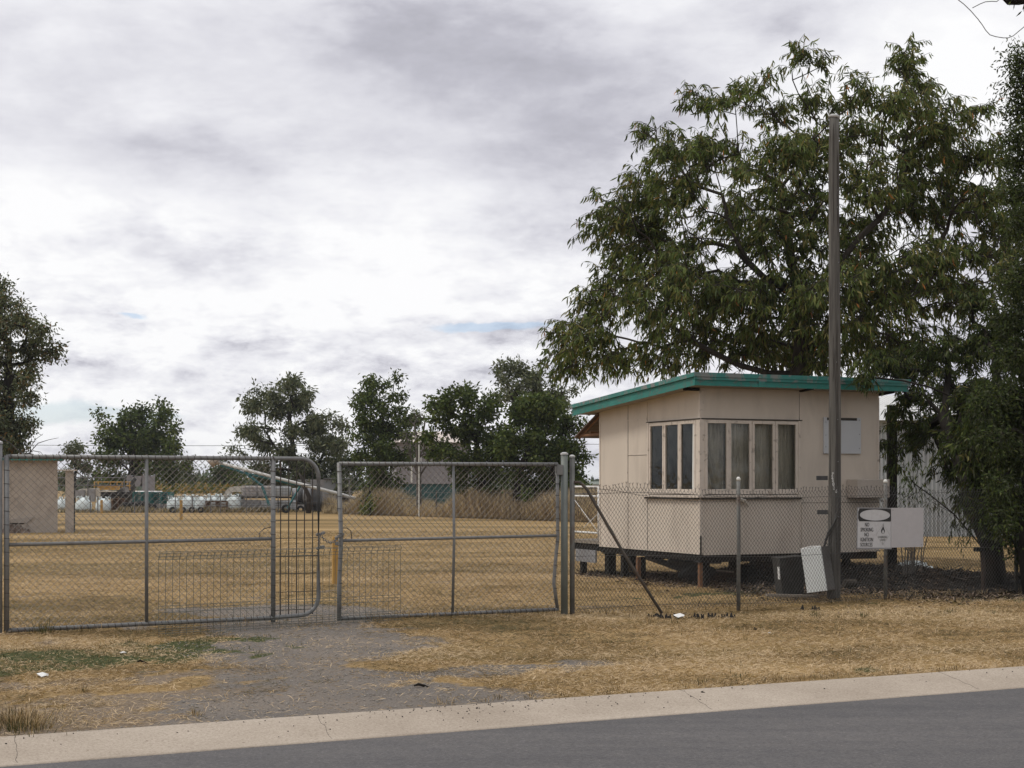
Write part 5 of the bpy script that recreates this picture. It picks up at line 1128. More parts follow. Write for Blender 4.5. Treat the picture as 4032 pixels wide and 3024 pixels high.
# back boundary posts and wires
fb = empty('boundary_fence', (0, 70, 0), 0, label='thin wire boundary fence standing in the tall dry grass', cat='fence')
wr = MB()
for px in (1330, 1505, 1717, 1818, 1930, 1965, 2165):
    yb = 2022 + (px - 1280) * .034; Y = H * FPX / (yb - HY) + .8; x = (px - CX) / FPX * Y; MB().tube([(x, Y - 70, -.1), (x + random.uniform(-.03, .06), Y - 70, 1.25)], .035, 6).build('picket', M_rust if px % 2 else M_steel, fb)
for z in (.5, .85, 1.15):
    wr.tube([((px - CX) / FPX * (H * FPX / (2022 + (px - 1280) * .034 - HY) + .8), (H * FPX / (2022 + (px - 1280) * .034 - HY) + .8) - 70, z) for px in range(1285, 2400, 100)], .010, 4)
wr.build('boundary_wire', M_steel, fb)
MB()
pg = empty('white_marker_pole', tuple(at(1650, 1990, 72).xyz * Vector((1, 1, 0)).x if False else (at(1650, 0, 72).x, 72, 0)), 0, label='thin white pole in front of the mill building', cat='pole')
MB().tube([(0, 0, 0), (0, 0, 3.95)], .03, 8).build('shaft', M_lamp, pg)

# ------------------------------------------------------------------ far yard
def fp(px, Y): return (px - CX) / FPX * Y
def fzv(py, Y): return H - (py - HY) / FPX * Y
YB = 83.5; U = YB / FPX
# bollards
def bollard(px, pyb, pyt, wpx, label):
    Y = gdep(pyb); o = empty('bollard', (fp(px, Y), Y, 0), .3, label=label, cat='bollard', group='yellow timber bollards in the yard')
    h = H - (pyt - HY) / FPX * Y; w = wpx / FPX * Y / 2
    MB().box(-w, w, -w, w, -.1, h - w * .6).build('bollard_post', M_yellow, o, bevel=.01)
    MB().box(-w, w, -w, w, h - w * .59, h, taper=.25).build('bevelled_top', M_yellow, o)
bollard(1319, 2302, 2112, 22, 'yellow square bollard nearest the gates, seen between the two leaves'); bollard(713, 2046, 1969, 11, 'yellow bollard out in the yard in front of the white bag row'); bollard(400, 2021, 1968, 10, 'farthest yellow bollard beside the left bulk bags')
# bulk bags
def bulk_bag(px, w, pyt, pyb, Y, label, tilt=0.0):
    o = empty('bulk_bag', (fp(px, Y), Y, 0), random.uniform(-.3, .3), label=label, cat='bulk bag', group='white bulk bags in the far yard')
    Wd = w / FPX * Y / 2; z1 = fzv(pyt, Y); z0 = max(0, fzv(pyb, Y)); n = 20; rings = []
    prof = [(0, .88), (.08, 1.0), (.35, 1.06), (.6, 1.03), (.74, .92), (.86, .66), (.93, .32), (.96, .12)]
    V = []
    for u_, k in prof:
        for i in range(n):
            a = 2 * math.pi * i / n; sq = (abs(math.cos(a)) ** 4 + abs(math.sin(a)) ** 4) ** -.25; rr_ = Wd * k * (sq * .75 + .25) * (1 + .05 * math.sin(3 * a + px) * u_); V.append((rr_ * math.cos(a) + tilt * u_, rr_ * math.sin(a), z0 + (z1 - z0) * (u_ + .03 * math.sin(2 * a + px) * u_)))
    F = [(j * n + i, j * n + (i + 1) % n, (j + 1) * n + (i + 1) % n, (j + 1) * n + i) for j in range(len(prof) - 1) for i in range(n)]
    m = MB(); m.add(V, F + [tuple(range((len(prof) - 1) * n, len(prof) * n))]); m.build('bag_body', M_bag, o, smooth=True)
    for sx_, sy_ in ((-1, -1), (1, -1), (1, 1), (-1, 1)):
        x_, y_ = sx_ * Wd * .72, sy_ * Wd * .72; zt = z0 + (z1 - z0) * .78
        MB().tube([(x_, y_, zt), (x_ * 1.02, y_, zt + .2), (x_ * .72, y_ * .8, zt + .24), (x_ * .55, y_ * .7, zt + .08)], .03, 6).build('lifting_loop', M_bag, o, smooth=True)
for px, w, t_, b_, lab in ((240, 46, 1962, 2016, 'white bulk bag partly hidden behind the concrete column'), (330, 56, 1957, 2018, 'white bulk bag just right of the concrete column'), (408, 56, 1961, 2018, 'white bulk bag behind the farthest yellow bollard'),
                           (688, 56, 1957, 2016, 'leftmost white bag of the long row right of the teal crates'), (743, 58, 1950, 2016, 'second white bag of the long row right of the teal crates'), (792, 52, 1953, 2016, 'third white bag, just left of the brown crate'),
                           (838, 50, 1950, 2000, 'white bag behind the brown crate'), (880, 42, 1950, 2000, 'narrow white bag between brown crate and wheel arch'), (922, 60, 1947, 2018, 'white bag in front of the cream wheel arch')):
    bulk_bag(px, w, t_, b_, YB if px not in (838, 880) else YB + 1.6, lab)
# stacks
def stack(name, px0, px1, pyt, pyb, Y, mat, label, group, layers, cat, depth=1.1):
    x0, x1 = fp(px0, Y), fp(px1, Y); z1, z0 = fzv(pyt, Y), max(0, fzv(pyb, Y)); h = (z1 - z0) / layers
    for L_ in range(layers):
        o = empty(name, ((x0 + x1) / 2, Y, z0 + L_ * h), random.uniform(-.05, .05), label=label(L_), cat=cat, group=group); w = (x1 - x0) / 2
        m = MB(); m.box(-w, w, 0, depth, h * .72, h * .95); m.build('deck', mat, o)
        m = MB(); m.box(-w, -w + .1, 0, depth, 0, h * .71); m.box(w - .1, w, 0, depth, 0, h * .71); m.box(-.05, .05, 0, depth, 0, h * .71); m.build('bearers', mat, o)
        m = MB(); m.box(-w + .101, -.051, .02, .06, h * .3, h * .5); m.box(.051, w - .101, .02, .06, h * .3, h * .5); m.build('side_slat', mat, o)
ordn = ['bottom', 'second', 'third', 'fourth', 'fifth', 'top']
stack('pallet', 438, 490, 1962, 2017, YB, M_pallet, lambda i: f'brown timber pallet, {ordn[i] if i < 5 else "top"} from the ground in the stack by the left bags', 'brown pallets stacked by the left bags', 6, 'pallet')
stack('pallet', 396, 438, 1937, 1964, YB + 2.2, M_palletd, lambda i: f'dark weathered pallet, {["bottom", "middle", "top"][i]} visible one behind the farthest bollard', 'dark pallets behind the bags', 3, 'pallet')
stack('pallet', 440, 505, 1937, 1964, YB + 2.2, M_palletd, lambda i: f'dark weathered pallet, {["bottom", "middle", "top"][i]} visible one behind the brown stack', 'dark pallets behind the bags', 3, 'pallet')
stack('crate', 522, 592, 1936, 1990, YB + .6, M_crate, lambda i: f'teal slatted crate, {["bottom", "second", "third", "top"][i]} one of the stack right of the brown pallets', 'teal crates stacked in the far yard', 4, 'crate')
stack('crate', 600, 668, 1937, 1985, YB + 1.2, M_crate, lambda i: f'dark teal slatted crate, {["bottom", "second", "top"][i]} one of the stack left of the white bag row', 'teal crates stacked in the far yard', 3, 'crate')
stack('bin_crate', 808, 896, 1972, 2015, YB - .5, M_pallet, lambda i: f'brown wooden crate, {["lower", "upper"][i]} of two among the white bags', 'brown crates among the white bags', 2, 'crate')
o = empty('equipment_heap', (fp(590, YB), YB, 0), 0, label='dark heap of scrap tyres and steel below the teal crates', cat='scrap')
m = MB()
for i in range(16): m.ring((random.uniform(-1.3, 1.1), random.uniform(-.4, .3), random.uniform(.1, .35)), (random.uniform(-.4, .4), 1, random.uniform(-.3, .3)), random.uniform(.16, .26), .07, 12, 6)
m.build('tyre', M_tyre, o, smooth=True)
m = MB()
for i in range(14): x_ = random.uniform(-1.4, 1.2); m.tube([(x_, random.uniform(-.3, .3), .0), (x_ + random.uniform(-.4, .4), random.uniform(-.3, .3), random.uniform(.3, .7))], .03, 5)
m.build('steel_offcut', M_steeldark, o)
for i, px in enumerate((1240 - 560, 720, 755, 790)):
    Y = YB - 1.3; t_ = empty('tyre', (fp(px, Y), Y, .22), 0, label=['black tyre at the left foot of the white bag row', 'black tyre under the second white bag', 'black tyre left of the brown crates', 'black tyre touching the brown crates'][i], cat='tyre', group='black tyres in front of the white bags')
    MB().ring((0, 0, 0), (.1, 1, 0), .16, .07, 16, 8).build('tread', M_tyre, t_, smooth=True); t_.scale = (.75, .75, .75); t_.location.z = .16
# far yard fence in front of the bags
yf = empty('yard_fence', (0, YB - 2, 0), 0, label='thin steel yard fence with rails before the bags and pallets', cat='fence')
for px in (356, 385, 530, 690, 757, 830, 868, 970, 1095): MB().tube([(fp(px, YB - 2), 0, 0), (fp(px, YB - 2), 0, fzv(1952, YB - 2))], .03, 6).build('fence_post', M_steel, yf)
for py in (1954, 1972, 1991): MB().tube([(fp(655, YB - 2), 0, fzv(py, YB - 2)), (fp(1100, YB - 2), 0, fzv(py, YB - 2))], .018, 6).build('rail', M_steel, yf)
# harvester front / machines behind
Yh = 92; U2 = Yh / FPX
hv = empty('harvester_front', (fp(440, Yh), Yh, 0), 0, label='pale harvester front with yellow guard rail behind the pallets', cat='machine')
m = MB()
X = lambda px: fp(px, Yh) - fp(440, Yh)
Z = lambda py: fzv(py, Yh)
m.prism([(X(300), Z(1935)), (X(330), Z(1924)), (X(395), Z(1922)), (X(400), Z(1933)), (X(470), Z(1934)), (X(490), Z(1922)), (X(498), Z(1926)), (X(480), Z(1945)), (X(345), Z(1965)), (X(300), Z(1960))], -.5, 1.6); m.build('hull', M_cream, hv)
m = MB()
for py in (1898, 1913, 1927): m.tube([(X(377), -.3, Z(py)), (X(520), -.3, Z(py))], .035, 6)
for px in (377, 392, 440, 466, 486, 515): m.tube([(X(px), -.3, Z(1897)), (X(px), -.3, Z(1930))], .035, 6)
m.build('guard_rail', M_yellow, hv)
m = MB(); m.box(X(385), X(468), -.1, .3, Z(1929), Z(1914)); m.build('reel_plate', M_yellow, hv)
MB().box(X(298), X(345), -.7, -.5, Z(1960), Z(1930)).box(X(360), X(385), -.7, -.5, Z(1975), Z(1925)).build('side_panel', M_greymet, hv)
MB().tube([(X(526), 0, Z(1873)), (X(532), 0, Z(1885)), (X(518), 0, Z(1895)), (X(515), 0, Z(1925)), (X(508), 0, Z(1960))], [.1, .12, .22, .28, .3], 8).build('spout', M_steeldark, hv, smooth=True)
MB().prism([(X(455), Z(1945)), (X(490), Z(1918)), (X(512), Z(1918)), (X(520), Z(1945))], -.5, -.45).build('dark_guard', M_greymet, hv)
hd_ = empty('white_tank_top', (fp(560, Yh + 1), Yh + 1, 0), 0, label='low white tank top showing over the teal crates', cat='tank')
MB().tube([(-.8, 0, fzv(1940, Yh)), (1.2, 0, fzv(1940, Yh))], .11, 10).build('tank_rim', M_white, hd_, smooth=True)
MB().box(-.8, 1.2, .02, 1.6, 0, fzv(1943, Yh)).build('tank_side', M_greymet, hd_)
sc2 = empty('concrete_hopper', (fp(535, 104), 104, 0), 0, label='grey concrete hopper legs behind the harvester front', cat='hopper')
X3 = lambda px: fp(px, 104) - fp(535, 104)
MB().box(X3(498), X3(516), 0, 1.2, 0, fzv(1871, 104)).box(X3(560), X3(572), 0, 1.2, 0, fzv(1871, 104)).box(X3(583), X3(594), 0, 1.2, 0, fzv(1873, 104)).build('hopper_leg', M_silo, sc2)
MB().prism([(X3(516.5), fzv(1874, 104)), (X3(559.5), fzv(1874, 104)), (X3(550), fzv(1915, 104)), (X3(526), fzv(1915, 104))], 0, 1.2).build('hopper_cone', M_silo, sc2)
# gantry frame left
gy_ = empty('steel_yard_rail', (fp(300, 88), 88, 0), 0, label='grey stockyard rail frame behind the concrete column', cat='rail')
m = MB()
for py in (1881, 1911): m.tube([(fp(225, 88) - fp(300, 88), 0, fzv(py, 88)), (fp(495, 88) - fp(300, 88), 0, fzv(py, 88))], .035, 6)
m.build('rail', M_steel, gy_)
m = MB()
for px in (346, 489): m.tube([(fp(px, 88) - fp(300, 88), 0, 0), (fp(px, 88) - fp(300, 88), 0, fzv(1866, 88))], .035, 6)
m.build('upright', M_steel, gy_)
# caged containers
def cage(px0, px1, pyt, pyb, Y, label, body):
    x0, x1 = fp(px0, Y), fp(px1, Y); cx_ = (x0 + x1) / 2; w = (x1 - x0) / 2; z1, z0 = fzv(pyt, Y), max(0, fzv(pyb, Y))
    o = empty('caged_tank', (cx_, Y, z0), 0, label=label, cat='tank', group='caged tanks below the auger')
    MB().box(-w + .03, w - .03, .03, 1.0, .12, z1 - z0 - .03).build('tank_body', body, o, bevel=.05)
    m = MB(); nx = max(3, int(w * 2 / .17))
    for i in range(nx + 1): m.tube([(-w + 2 * w * i / nx, 0, .1), (-w + 2 * w * i / nx, 0, z1 - z0)], .013, 4)
    for j in range(5): z = .1 + (z1 - z0 - .1) * j / 4; m.tube([(-w, 0, z), (w, 0, z)], .013, 4)
    m.build('cage', M_greymet, o); MB().box(-w, w, 0, 1.0, 0, .09).build('pallet_base', M_palletd, o)
bA = simple('tank_plastic', (.42, .40, .40), .6, .08, 2, (.45, .33, .24), .7, stain_scale=1.2, thr=(.5, .6)); bB = simple('tank_plastic_pale', (.45, .47, .48), .6, .08, 2)
for i, (a, b, t_, bb2, mt) in enumerate(((951, 1011, 1912, 1962, bA), (1013, 1074, 1912, 1962, bA), (1076, 1138, 1914, 1962, bB), (951, 1022, 1968, 2014, M_greymet), (1024, 1094, 1969, 2014, bB), (1096, 1166, 1969, 2014, bB))):
    cage(a, b, t_, bb2, YB - .3, ['upper caged tank at the left above the row', 'upper caged tank in the middle of the row', 'upper caged tank at the right of the row', 'lower grey caged tank beside the white bag', 'lower caged tank in the middle of the row', 'lower caged tank at the right of the row'][i], mt)
wa_ = empty('wheel_arch', (fp(925, YB + 1), YB + 1, 0), 0, label='cream curved wheel arch left of the caged tanks', cat='machine')
arc = [(fp(952, YB) - fp(925, YB), fzv(1958, YB))] 
oa = [(-.62 + .62 * (1 - math.cos(a)) + 0.0, fzv(1960, YB) + .62 * math.sin(a)) for a in np.linspace(0, math.pi / 2, 9)] + [(.45, fzv(1960, YB) + .62)]
ia = [(.45, fzv(1960, YB) + .30)] + [(-.62 + .25 + .40 * (1 - math.cos(a)), fzv(1960, YB) + .32 * math.sin(a)) for a in np.linspace(math.pi / 2, 0, 9)]
m = MB(); pol = oa + ia; k = len(oa)
for i in range(k - 1): m.prism([oa[i], oa[i + 1], ia[k - 2 - i] if k - 2 - i >= 0 else ia[0], ia[k - 1 - i]], 0, .8)
m.build('arch', M_cream, wa_); MB().ring((.1, .4, fzv(1975, YB) + .05), (0, 1, 0), .28, .12, 16, 8).build('wheel', M_tyre, wa_, smooth=True)
bl_ = empty('rusty_boiler', (fp(1180, YB), YB, 0), 0, label='dark weathered drum and frame beside the caged tanks', cat='drum')
MB().tube([(-.45, .5, .9), (.55, .5, .9)], .42, 16).build('drum', M_greymet, bl_, smooth=True)
MB().tube([(-.1, .5, .9), (.15, .5, .9)], .43, 16).build('dark_band', M_steeldark, bl_, smooth=True)
MB().box(-.5, 1.1, .1, .9, .42, .48).box(-.4, -.3, .1, .9, 0, .42).box(.9, 1.0, .1, .9, 0, .42).build('cradle', M_steeldark, bl_)
MB().ring((.05, .0, .17), (0, 1, 0), .15, .06, 14, 6).build('wheel', M_tyre, bl_)
sl2 = empty('concrete_slab_wall', (fp(1240, YB + .5), YB + .5, 0), 0, label='stained grey block wall at the right end of the stacks', cat='wall')
MB().box(-.55, .35, 0, .5, 0, 1.35).build('block', simple('stained_block', (.12, .12, .12), .9, .3, 2), sl2)
# auger
Ya = 80
au = empty('grain_auger', (fp(1150, Ya), Ya, 0), 0, label='long white grain auger tube sloping down to the right across the far yard', cat='auger')
XA = lambda px: fp(px, Ya) - fp(1150, Ya)
ZA = lambda py: fzv(py, Ya)
MB().tube([(XA(850), 0, ZA(1818)), (XA(1100), 0, ZA(1885)), (XA(1330), 0, ZA(1943)), (XA(1500), 0, ZA(1992))], .085, 12).build('tube', simple('grey_white_paint', (.52, .52, .50), .6, .12, 3, (.3, .29, .27), .6), au, smooth=True)
MB().tube([(XA(862), 0, ZA(1817)), (XA(845), 0, ZA(1814)), (XA(828), 0, ZA(1828))], [.2, .22, .24], 10).build('spout_hood', simple('hood_cream', (.42, .36, .30), .6, .1, 3), au, smooth=True)
MB().tube([(XA(870), .0, ZA(1832)), (XA(960), 0, ZA(1862)), (XA(1180), 0, ZA(1912))], .06, 4).tube([(XA(900), 0, ZA(1836)), (XA(905), 0, ZA(1846))], .05, 4).build('truss', simple('teal_steel', (.03, .13, .14), .6, .2, 3), au)
MB().tube([(XA(963), 0, ZA(1860)), (XA(1032), 0, ZA(1912)), (XA(1060), 0, ZA(1990))], .07, 4).tube([(XA(1180), .3, ZA(1912)), (XA(1130), .3, ZA(2000))], .05, 4).build('support_leg', MATS['teal_steel'], au)
for z_ in (0,): MB().ring((XA(1120), .5, .25), (0, 1, 0), .17, .07, 14, 6).build('wheel', M_tyre, au)
# grey site container
ct = empty('site_container', (fp(1290, 96), 96, 0), 0, label='grey flat roofed container behind the low end of the auger', cat='container')
X4 = lambda px: fp(px, 96) - fp(1290, 96)
MB().box(X4(1172), X4(1325), 0, 2.4, 0, fzv(1888, 96)).build('container_body', M_greymet, ct)
MB().box(X4(1275), X4(1375), -.25, 2.4, fzv(1887, 96) , fzv(1883, 96)).build('container_roof', M_steel, ct)
MB().box(X4(1278), X4(1322), -.05, -.002, fzv(1945, 96), fzv(1888, 96)).build('container_door', simple('container_door', (.2, .215, .23), .6, .1, 2), ct)
MB().box(X4(1332), X4(1372), .3, 2.3, 0, fzv(1892, 96)).build('dark_bay', M_dark, ct); MB().box(X4(1372.5), X4(1378), 0, .2, 0, fzv(1890, 96)).build('bay_post', M_greymet, ct)
wc = empty('white_chimney', (fp(1214, 99.5), 99.5, 0), 0, label='short white pipe above the grey container', cat='pipe')
MB().tube([(0, 0, fzv(1886, 99.5) - .3), (0, 0, fzv(1855, 99.5)), (0, 0, fzv(1852, 99.5)), (0, 0, fzv(1825, 99.5))], [.05, .05, .11, .11], 8).build('pipe', M_white, wc)
MB().tube([(0, 0, 0), (0, 0, fzv(1886, 99.5) - .3)], .05, 8).build('pipe_leg', M_white, wc)
# crooked trunk in front
ctk = empty('crooked_sapling', (fp(1210, 81), 81, 0), 0, label='dark crooked bare trunk before the container', cat='trunk')
MB().tube([(XA(1215) - XA(1210), 0, 0), (XA(1218) - XA(1210), 0, ZA(1960)), (XA(1198) - XA(1210), 0, ZA(1915)), (XA(1192) - XA(1210), 0, ZA(1885)), (XA(1175) - XA(1210), 0, ZA(1862))], [.14, .12, .11, .09, .04], 8).build('trunk', M_bark, ctk, smooth=True)
# mill building
Ymm = 118
ml = empty('mill_building', (fp(1680, Ymm), Ymm, 0), .12, label='large grey mill building with pale pitched roof behind the bare tree', cat='building')
X5 = lambda px: fp(px, Ymm) - fp(1680, Ymm)
MB().box(X5(1560), X5(1850), 0, 12, 1.55, fzv(1742, Ymm)).build('wall', M_silo, ml)
m = MB(); z0_ = fzv(1742, Ymm) + .002; z1_ = fzv(1690, Ymm)
m.add([(X5(1545), -.4, z0_), (X5(1865), -.4, z0_), (X5(1865), 12.4, z0_), (X5(1545), 12.4, z0_), (X5(1600), 5, z1_), (X5(1800), 5, z1_)], [(0, 1, 5, 4), (1, 2, 5), (2, 3, 4, 5), (3, 0, 4), (3, 2, 1, 0)]); m.build('roof', M_siloroof, ml)
MB().box(X5(1556), X5(1856), .15, 11.9, .0, 1.549).build('dark_base', M_tealdark, ml)
m = MB()
for py in (1765, 1790, 1815, 1880): m.box(X5(1562), X5(1848), -.012, -.001, fzv(py, Ymm), fzv(py, Ymm) + .03)
m.build('panel_joint', M_greymet, ml)
sgp = MB().box(X5(1615), X5(1660), -.05, -.015, fzv(1822, Ymm), fzv(1788, Ymm)).build('wall_sign', M_signw, ml)
place_text('MMIT', .42, X5(1637), fzv(1797, Ymm), -.06, sgp, M_tealdark, sx=.85, bold=.01)
place_text('MUTE', .26, X5(1633), fzv(1816, Ymm), -.06, sgp, M_tealdark, sx=.9, bold=.006)
MB().box(X5(1617), X5(1624), -.03, -.014, fzv(1900, Ymm), fzv(1824, Ymm)).build('pale_downpipe', M_lamp, ml)
# low distant roof behind the landing
lr = empty('distant_shed', (fp(2340, 160), 160, 0), 0, label='low far shed with pale green roof seen past the white railing', cat='shed')
MB().box(-1.2, 2.5, 0, 6, 0, fzv(1908, 160) ).build('wall', simple('tan_wall', (.3, .26, .22), .8), lr)
MB().prism([(-1.5, fzv(1908, 160) + .01), (2.8, fzv(1908, 160) + .01), (2.7, fzv(1893, 160)), (-1.0, fzv(1897, 160))], -.3, 6.3).build('roof', simple('pale_green_roof', (.42, .50, .48), .5), lr)
dr = empty('dumped_drum', (fp(2325, 64), 64, 0), 0, label='dark drum lying beyond the white landing rail', cat='drum')
MB().tube([(-.1, 0, .35), (.2, .4, .45)], .32, 12).build('drum_body', M_blackpl, dr, smooth=True)
# corrugated shed behind the right trees
Ys = 45
sh = empty('corrugated_shed', (fp(3440, Ys), Ys, 0), math.radians(4), label='pale blue grey corrugated iron shed behind the right hand trees', cat='shed')
X6 = lambda px: fp(px, Ys) - fp(3440, Ys)
m = MB(); zsh = 3.45; n_ = 150; Vv = []; Lw = 9.5
for i in range(n_ * 4 + 1):
    x_ = Lw * i / (n_ * 4); y_ = .035 * math.sin(i * math.pi / 2 * .5 * 1.0); Vv += [(x_, y_, 0), (x_, y_, zsh)]
m.add(Vv, [(2 * i, 2 * i + 2, 2 * i + 3, 2 * i + 1) for i in range(n_ * 4)])
m.box(0, .05, .05, 9, 0, zsh); m.box(Lw - .05, Lw, .05, 9, 0, zsh); m.box(.05, Lw - .05, 8.95, 9, 0, zsh)
m.build('wall', simple('corrugated_iron', (.40, .425, .435), .5, .06, 1.2, (.27, .27, .27), .6, metallic=.1, bmp=.05, stretch=(1, 1, .2)), sh)
m = MB(); m.add([(-.3, -.3, zsh - .05), (Lw + .3, -.3, zsh - .05), (Lw + .3, 4.5, zsh + .95), (-.3, 4.5, zsh + .95), (Lw + .3, 9.3, zsh - .05), (-.3, 9.3, zsh - .05)], [(0, 1, 2, 3), (3, 2, 4, 5), (0, 3, 5), (1, 4, 2)]); m.build('roof', M_shedroof, sh)
bp = empty('shed_side_post', (fp(3512, 26.5), 26.5, 0), 0, label='dark square post between cabin and corrugated shed', cat='post')
MB().box(-.075, .075, -.06, .06, -.1, 2.9).build('shaft', M_dark, bp)

# left concrete toilet block at 49 m
Yl = 49
lb = empty('concrete_outbuilding', (fp(227, Yl), Yl, 0), math.radians(17), label='small cream rendered outbuilding with cracked base seen through the left gate', cat='outbuilding')
X7 = lambda px: fp(px, Yl) - fp(227, Yl)
Z7 = lambda py: fzv(py, Yl)
MB().prism([(X7(18), 0), (X7(60), 0), (X7(100), .0), (X7(227), 0), (X7(227), Z7(1812)), (X7(18), Z7(1812))], 0, .18).box(X7(18), X7(18) + .18, .181, 2.4, 0, Z7(1812)).box(X7(227) - .18, X7(227), .181, 2.4, 0, Z7(1812)).box(X7(-60), X7(17), .9, 1.1, 0, Z7(1812)).build('wall', M_concrete, lb)
rf7 = MB().box(X7(4), X7(252), -.25, 2.6, Z7(1812) + .002, Z7(1803)).build('roof', M_greymet, lb); MB().box(X7(2), X7(18), -.32, -.252, Z7(1812) - .02, Z7(1796)).box(X7(18), X7(250), -.27, -.252, Z7(1812) - .015, Z7(1806)).build('fascia', M_teal, rf7)
MB().box(X7(-75), X7(17), .6, 2.6, Z7(1812) + .002, Z7(1804)).build('side_roof', M_greymet, lb)
MB().box(X7(256), X7(288), -.1, .25, 0, Z7(1854)).build('column', M_concrete, lb); MB().box(X7(228), X7(301), -.15, .3, Z7(1854) + .001, Z7(1849)).build('lintel', M_trim, lb)
MB().box(X7(288) + .001, X7(293), -.05, .2, 0.0, Z7(1860)).build('column_dark_side', M_steeldark, lb)  # separate dark strip for the dark right side of the column
sl3 = MB(); sl3.prism([(X7(42), Z7(2045)), (X7(135), Z7(2034)), (X7(134), Z7(2038)), (X7(110), Z7(2058)), (X7(44), Z7(2058))], -.06, -.002); sl3.build('cracked_skirting', simple('cracked_render', (.34, .30, .26), .9, .1, 3), lb)
MB().box(X7(50), X7(100), -.03, -.001, Z7(2062), Z7(2058.5)).build('crack', M_gap, lb)
rb = MB()
for i in range(70):
    x_ = random.uniform(X7(22), X7(120)); y_ = -abs(random.gauss(.1, .22)); h_ = max(.02, .34 - abs(x_ - X7(65)) * .45 + y_ * .3); rb.tube([(x_, y_, -.03), (x_ + random.uniform(-.05, .05), y_, h_ * random.uniform(.4, 1))], [random.uniform(.05, .12), .02], 6)
rbo = rb.build('rubble_heap', M_rubble); rbo.location = lb.location; rbo.rotation_euler = lb.rotation_euler; tag(rbo, 'brown heap of rubble against the base of the cream outbuilding', 'rubble', kind='stuff')
tw = MB()
for pts in ([(118, 1790), (120, 1760), (140, 1730), (170, 1708)], [(118, 1780), (150, 1745), (190, 1732), (230, 1724)], [(100, 1790), (130, 1775), (160, 1780), (172, 1795)], [(95, 1795), (118, 1785), (119, 1770)]):
    tw.tube([at(a, b, 50.5) for a, b in pts], [.016, .014, .010, .006][:len(pts)], 5)
tag(tw.build('bare_twigs', M_bark), 'bare curved twigs sticking up behind the outbuilding roof', 'twigs')

# overhead wires
def wire(pts, r, label, name='overhead_wire', cat='wire', mat=M_steeldark):
    return tag(MB().tube([at(*p) for p in pts], r, 5).build(name, mat), label, cat)
wire([(-50, 1690, 30), (40, 1745, 30), (92, 1790, 30), (110, 1800, 30)], .008, 'slack wire dropping from the left edge behind the gate top')
wire([(-100, 1752, 140)] + [(p, 1752 + 3 * math.sin(p / 500), 140) for p in range(0, 2700, 200)], .022, 'thin power line low across the sky beyond the far trees')
wire([(900, 1762, 150)] + [(p, 1790 + 4 * math.sin(p / 700), 150) for p in range(1300, 2700, 200)], .022, 'second lower power line glimpsed between far trees and cabin')
vt = [(3774, 0), (3795, 16), (3822, 42), (3850, 74), (3868, 98), (3882, 120), (3898, 137), (3920, 144), (3950, 149), (3970, 149), (3990, 141), (4010, 124), (4032, 106), (4070, 70), (4110, 10), (4150, -60)]
wire([(3720, -60, 12)] + [(a, b, 12) for a, b in vt], .0035, 'long thin looping wire hanging against the sky at the top right corner', name='hanging_wire', mat=M_galv)
wire([(3829, 31, 12), (3860, 15, 12), (3880, 7, 12), (3905, 5, 12), (3925, 6, 12), (3932, 0, 12), (3950, -30, 12), (4000, -60, 12)], .0035, 'short bent wire end beside the dark branch at the top right', name='hanging_wire', mat=M_galv)
br = empty('overhanging_branch', tuple(at(4060, -20, 12)), 0, label='dark leafy branch tip poking in at the top right corner', cat='branch')
o0 = at(4060, -20, 12)
MB().tube([at(3935, -22, 12) - o0, at(3975, -2, 12) - o0, at(4010, 0, 12) - o0, at(4100, -20, 12) - o0, at(4300, -120, 12) - o0], [.012, .045, .04, .05, .06], 8).build('bough', M_barkdark, br, smooth=True)
cl = np.array([tuple(at(rng.uniform(3990, 4120), rng.uniform(-60, 18), 12)) for _ in range(14)])
V, F, c = foliage(cl, 14, .03, .9, (.04, .08), (.012, .02), DARKG); mesh_np('leaves', V - np.array(o0), F, M_leafdull, br, col=c)

# ------------------------------------------------------------------ brush pile under and right of the cabin
def pile_h(x, y): return .30 * np.exp(-((x - 4.7) / 1.3) ** 2 - ((y - 25.0) / 1.1) ** 2) + .19 * np.exp(-((x - 6.5) / 1.1) ** 2 - ((y - 23.2) / .8) ** 2) + .10 * np.exp(-((x - 8.2) / 1.3) ** 2 - ((y - 22.8) / .7) ** 2) + .15 * np.exp(-((x - 5.6) / .7) ** 2 - ((y - 23.6) / .8) ** 2)
xs = np.arange(2.6, 11, .09); ys = np.arange(21.2, 27.5, .09); Xg, Yg = np.meshgrid(xs, ys); Hp = pile_h(Xg, Yg); Hp = Hp * (.7 + .6 * fbm(Xg, Yg, 3, 3)) + gz(Xg.ravel(), Yg.ravel()).reshape(Xg.shape) - .03 + .03 * fbm(Xg, Yg, 8, 2)
idx = np.arange(Xg.size).reshape(Xg.shape); F = np.stack([idx[:-1, :-1].ravel(), idx[:-1, 1:].ravel(), idx[1:, 1:].ravel(), idx[1:, :-1].ravel()], 1)
keep = (pile_h(Xg, Yg).ravel()[F] > .035).any(axis=1)
bp_ = mesh_np('brush_pile', np.stack([Xg.ravel(), Yg.ravel(), Hp.ravel()], 1), F[keep], simple('brush_mulch_shade', (.020, .017, .014), .95, .5, 25, (.07, .052, .038), .8, bmp=1, bscale=40, bdist=.04, stain_scale=30), smooth=True)  # mulch colour darkened to hold the shade under the floor
tag(bp_, 'dark heap of dead branches and leaves under and beside the cabin', 'brush pile', kind='stuff')
n = 5200; x = rng.uniform(2.8, 10.2, n); y = rng.uniform(21.6, 27, n); k = rng.random(n) < np.clip(pile_h(x, y) * 5, 0, 1); x, y = x[k], y[k]; n = len(x); z = pile_h(x, y) * .95 + .0
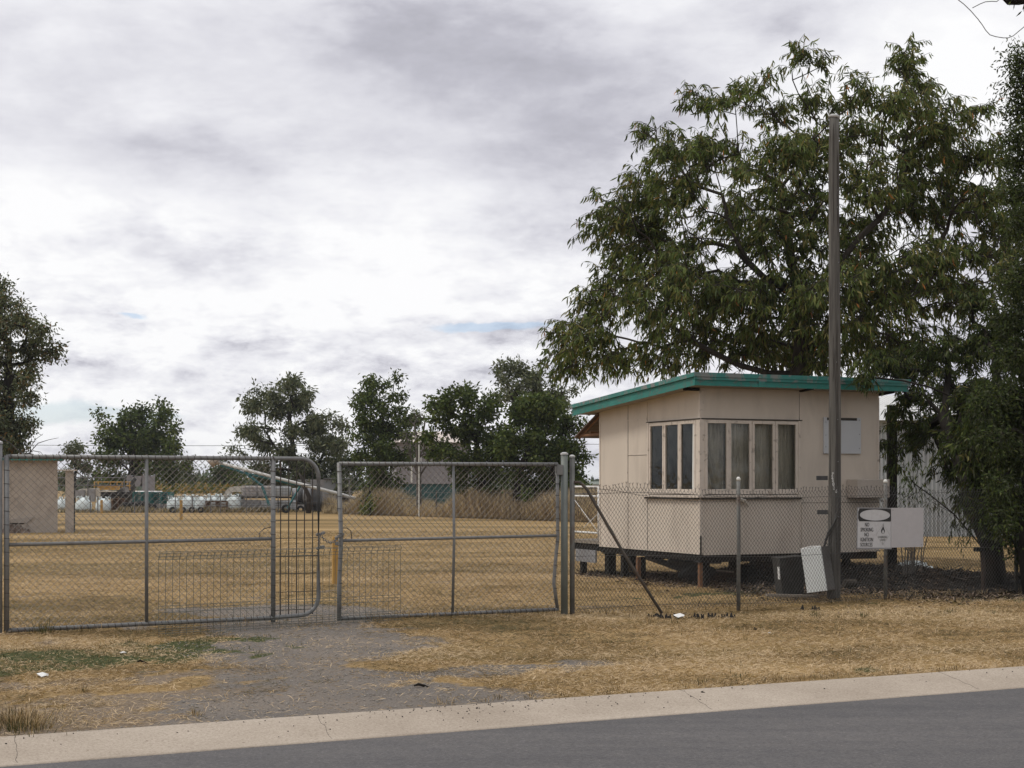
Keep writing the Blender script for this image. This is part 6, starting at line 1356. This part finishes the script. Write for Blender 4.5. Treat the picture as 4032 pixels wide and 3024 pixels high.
a = rng.uniform(0, 6.28, n); e = rng.normal(0.1, .25, n); L = rng.uniform(.08, .5, n) ** 1.2; D = np.stack([np.cos(a) * np.cos(e), np.sin(a) * np.cos(e), np.sin(e)], 1) * L[:, None]; P = np.stack([x, y, z + rng.uniform(0, .06, n)], 1)
V, F = edges_mesh(P - D / 2, P + D / 2, rng.uniform(.003, .012, n), rng.uniform(.002, .006, n), 4)
sc3 = mesh_np('dead_branches', V, F, simple('dead_wood_shade', (.045, .038, .032), .9, .6, 3)); sc3.parent = bp_  # wood colour darkened too, for the shade below the cabin
n = 26000; x = rng.uniform(2.8, 10.2, n); y = rng.uniform(21.6, 27, n); k = rng.random(n) < np.clip(pile_h(x, y) * 6, 0, 1); x, y = x[k], y[k]; n = len(x)
a = rng.uniform(0, 6.28, n); e = rng.normal(0.1, .4, n); D = np.stack([np.cos(a) * np.cos(e), np.sin(a) * np.cos(e), np.sin(e)], 1)
V, F, c = blades(np.stack([x, y, pile_h(x, y) * 1.0 + rng.uniform(0, .03, n)], 1), D, rng.uniform(.04, .12, n), rng.uniform(.01, .03, n), (LIT * .5)[rng.integers(0, 5, n)] * rng.uniform(.4, 1.2, (n, 1)))  # litter palette dimmed: under-floor shade painted into the leaves
lf = mesh_np('dead_leaves', V, F, M_litter, col=c); lf.parent = bp_
pk2 = MB(); p = at(2890, 2253, 23.6); pk2.tube([p, at(2820, 2246, 23.7)], .014, 5); tag(pk2.build('pale_stick', M_board), 'pale straight stick lying on the brush under the cabin', 'stick')

# ------------------------------------------------------------------ haze
hm = bpy.data.materials.new('haze_air'); hm.use_nodes = True; hn = hm.node_tree; hn.nodes.clear()
pv = hn.nodes.new('ShaderNodeVolumePrincipled'); pv.inputs['Color'].default_value = (.80, .84, .90, 1); pv.inputs['Density'].default_value = .00025
ho = hn.nodes.new('ShaderNodeOutputMaterial'); hn.links.new(pv.outputs[0], ho.inputs['Volume'])
hzb = MB().box(-3600, 3600, -3600, 5200, -3.0, 16.0).build('haze', hm); tag(hzb, kind='stuff')
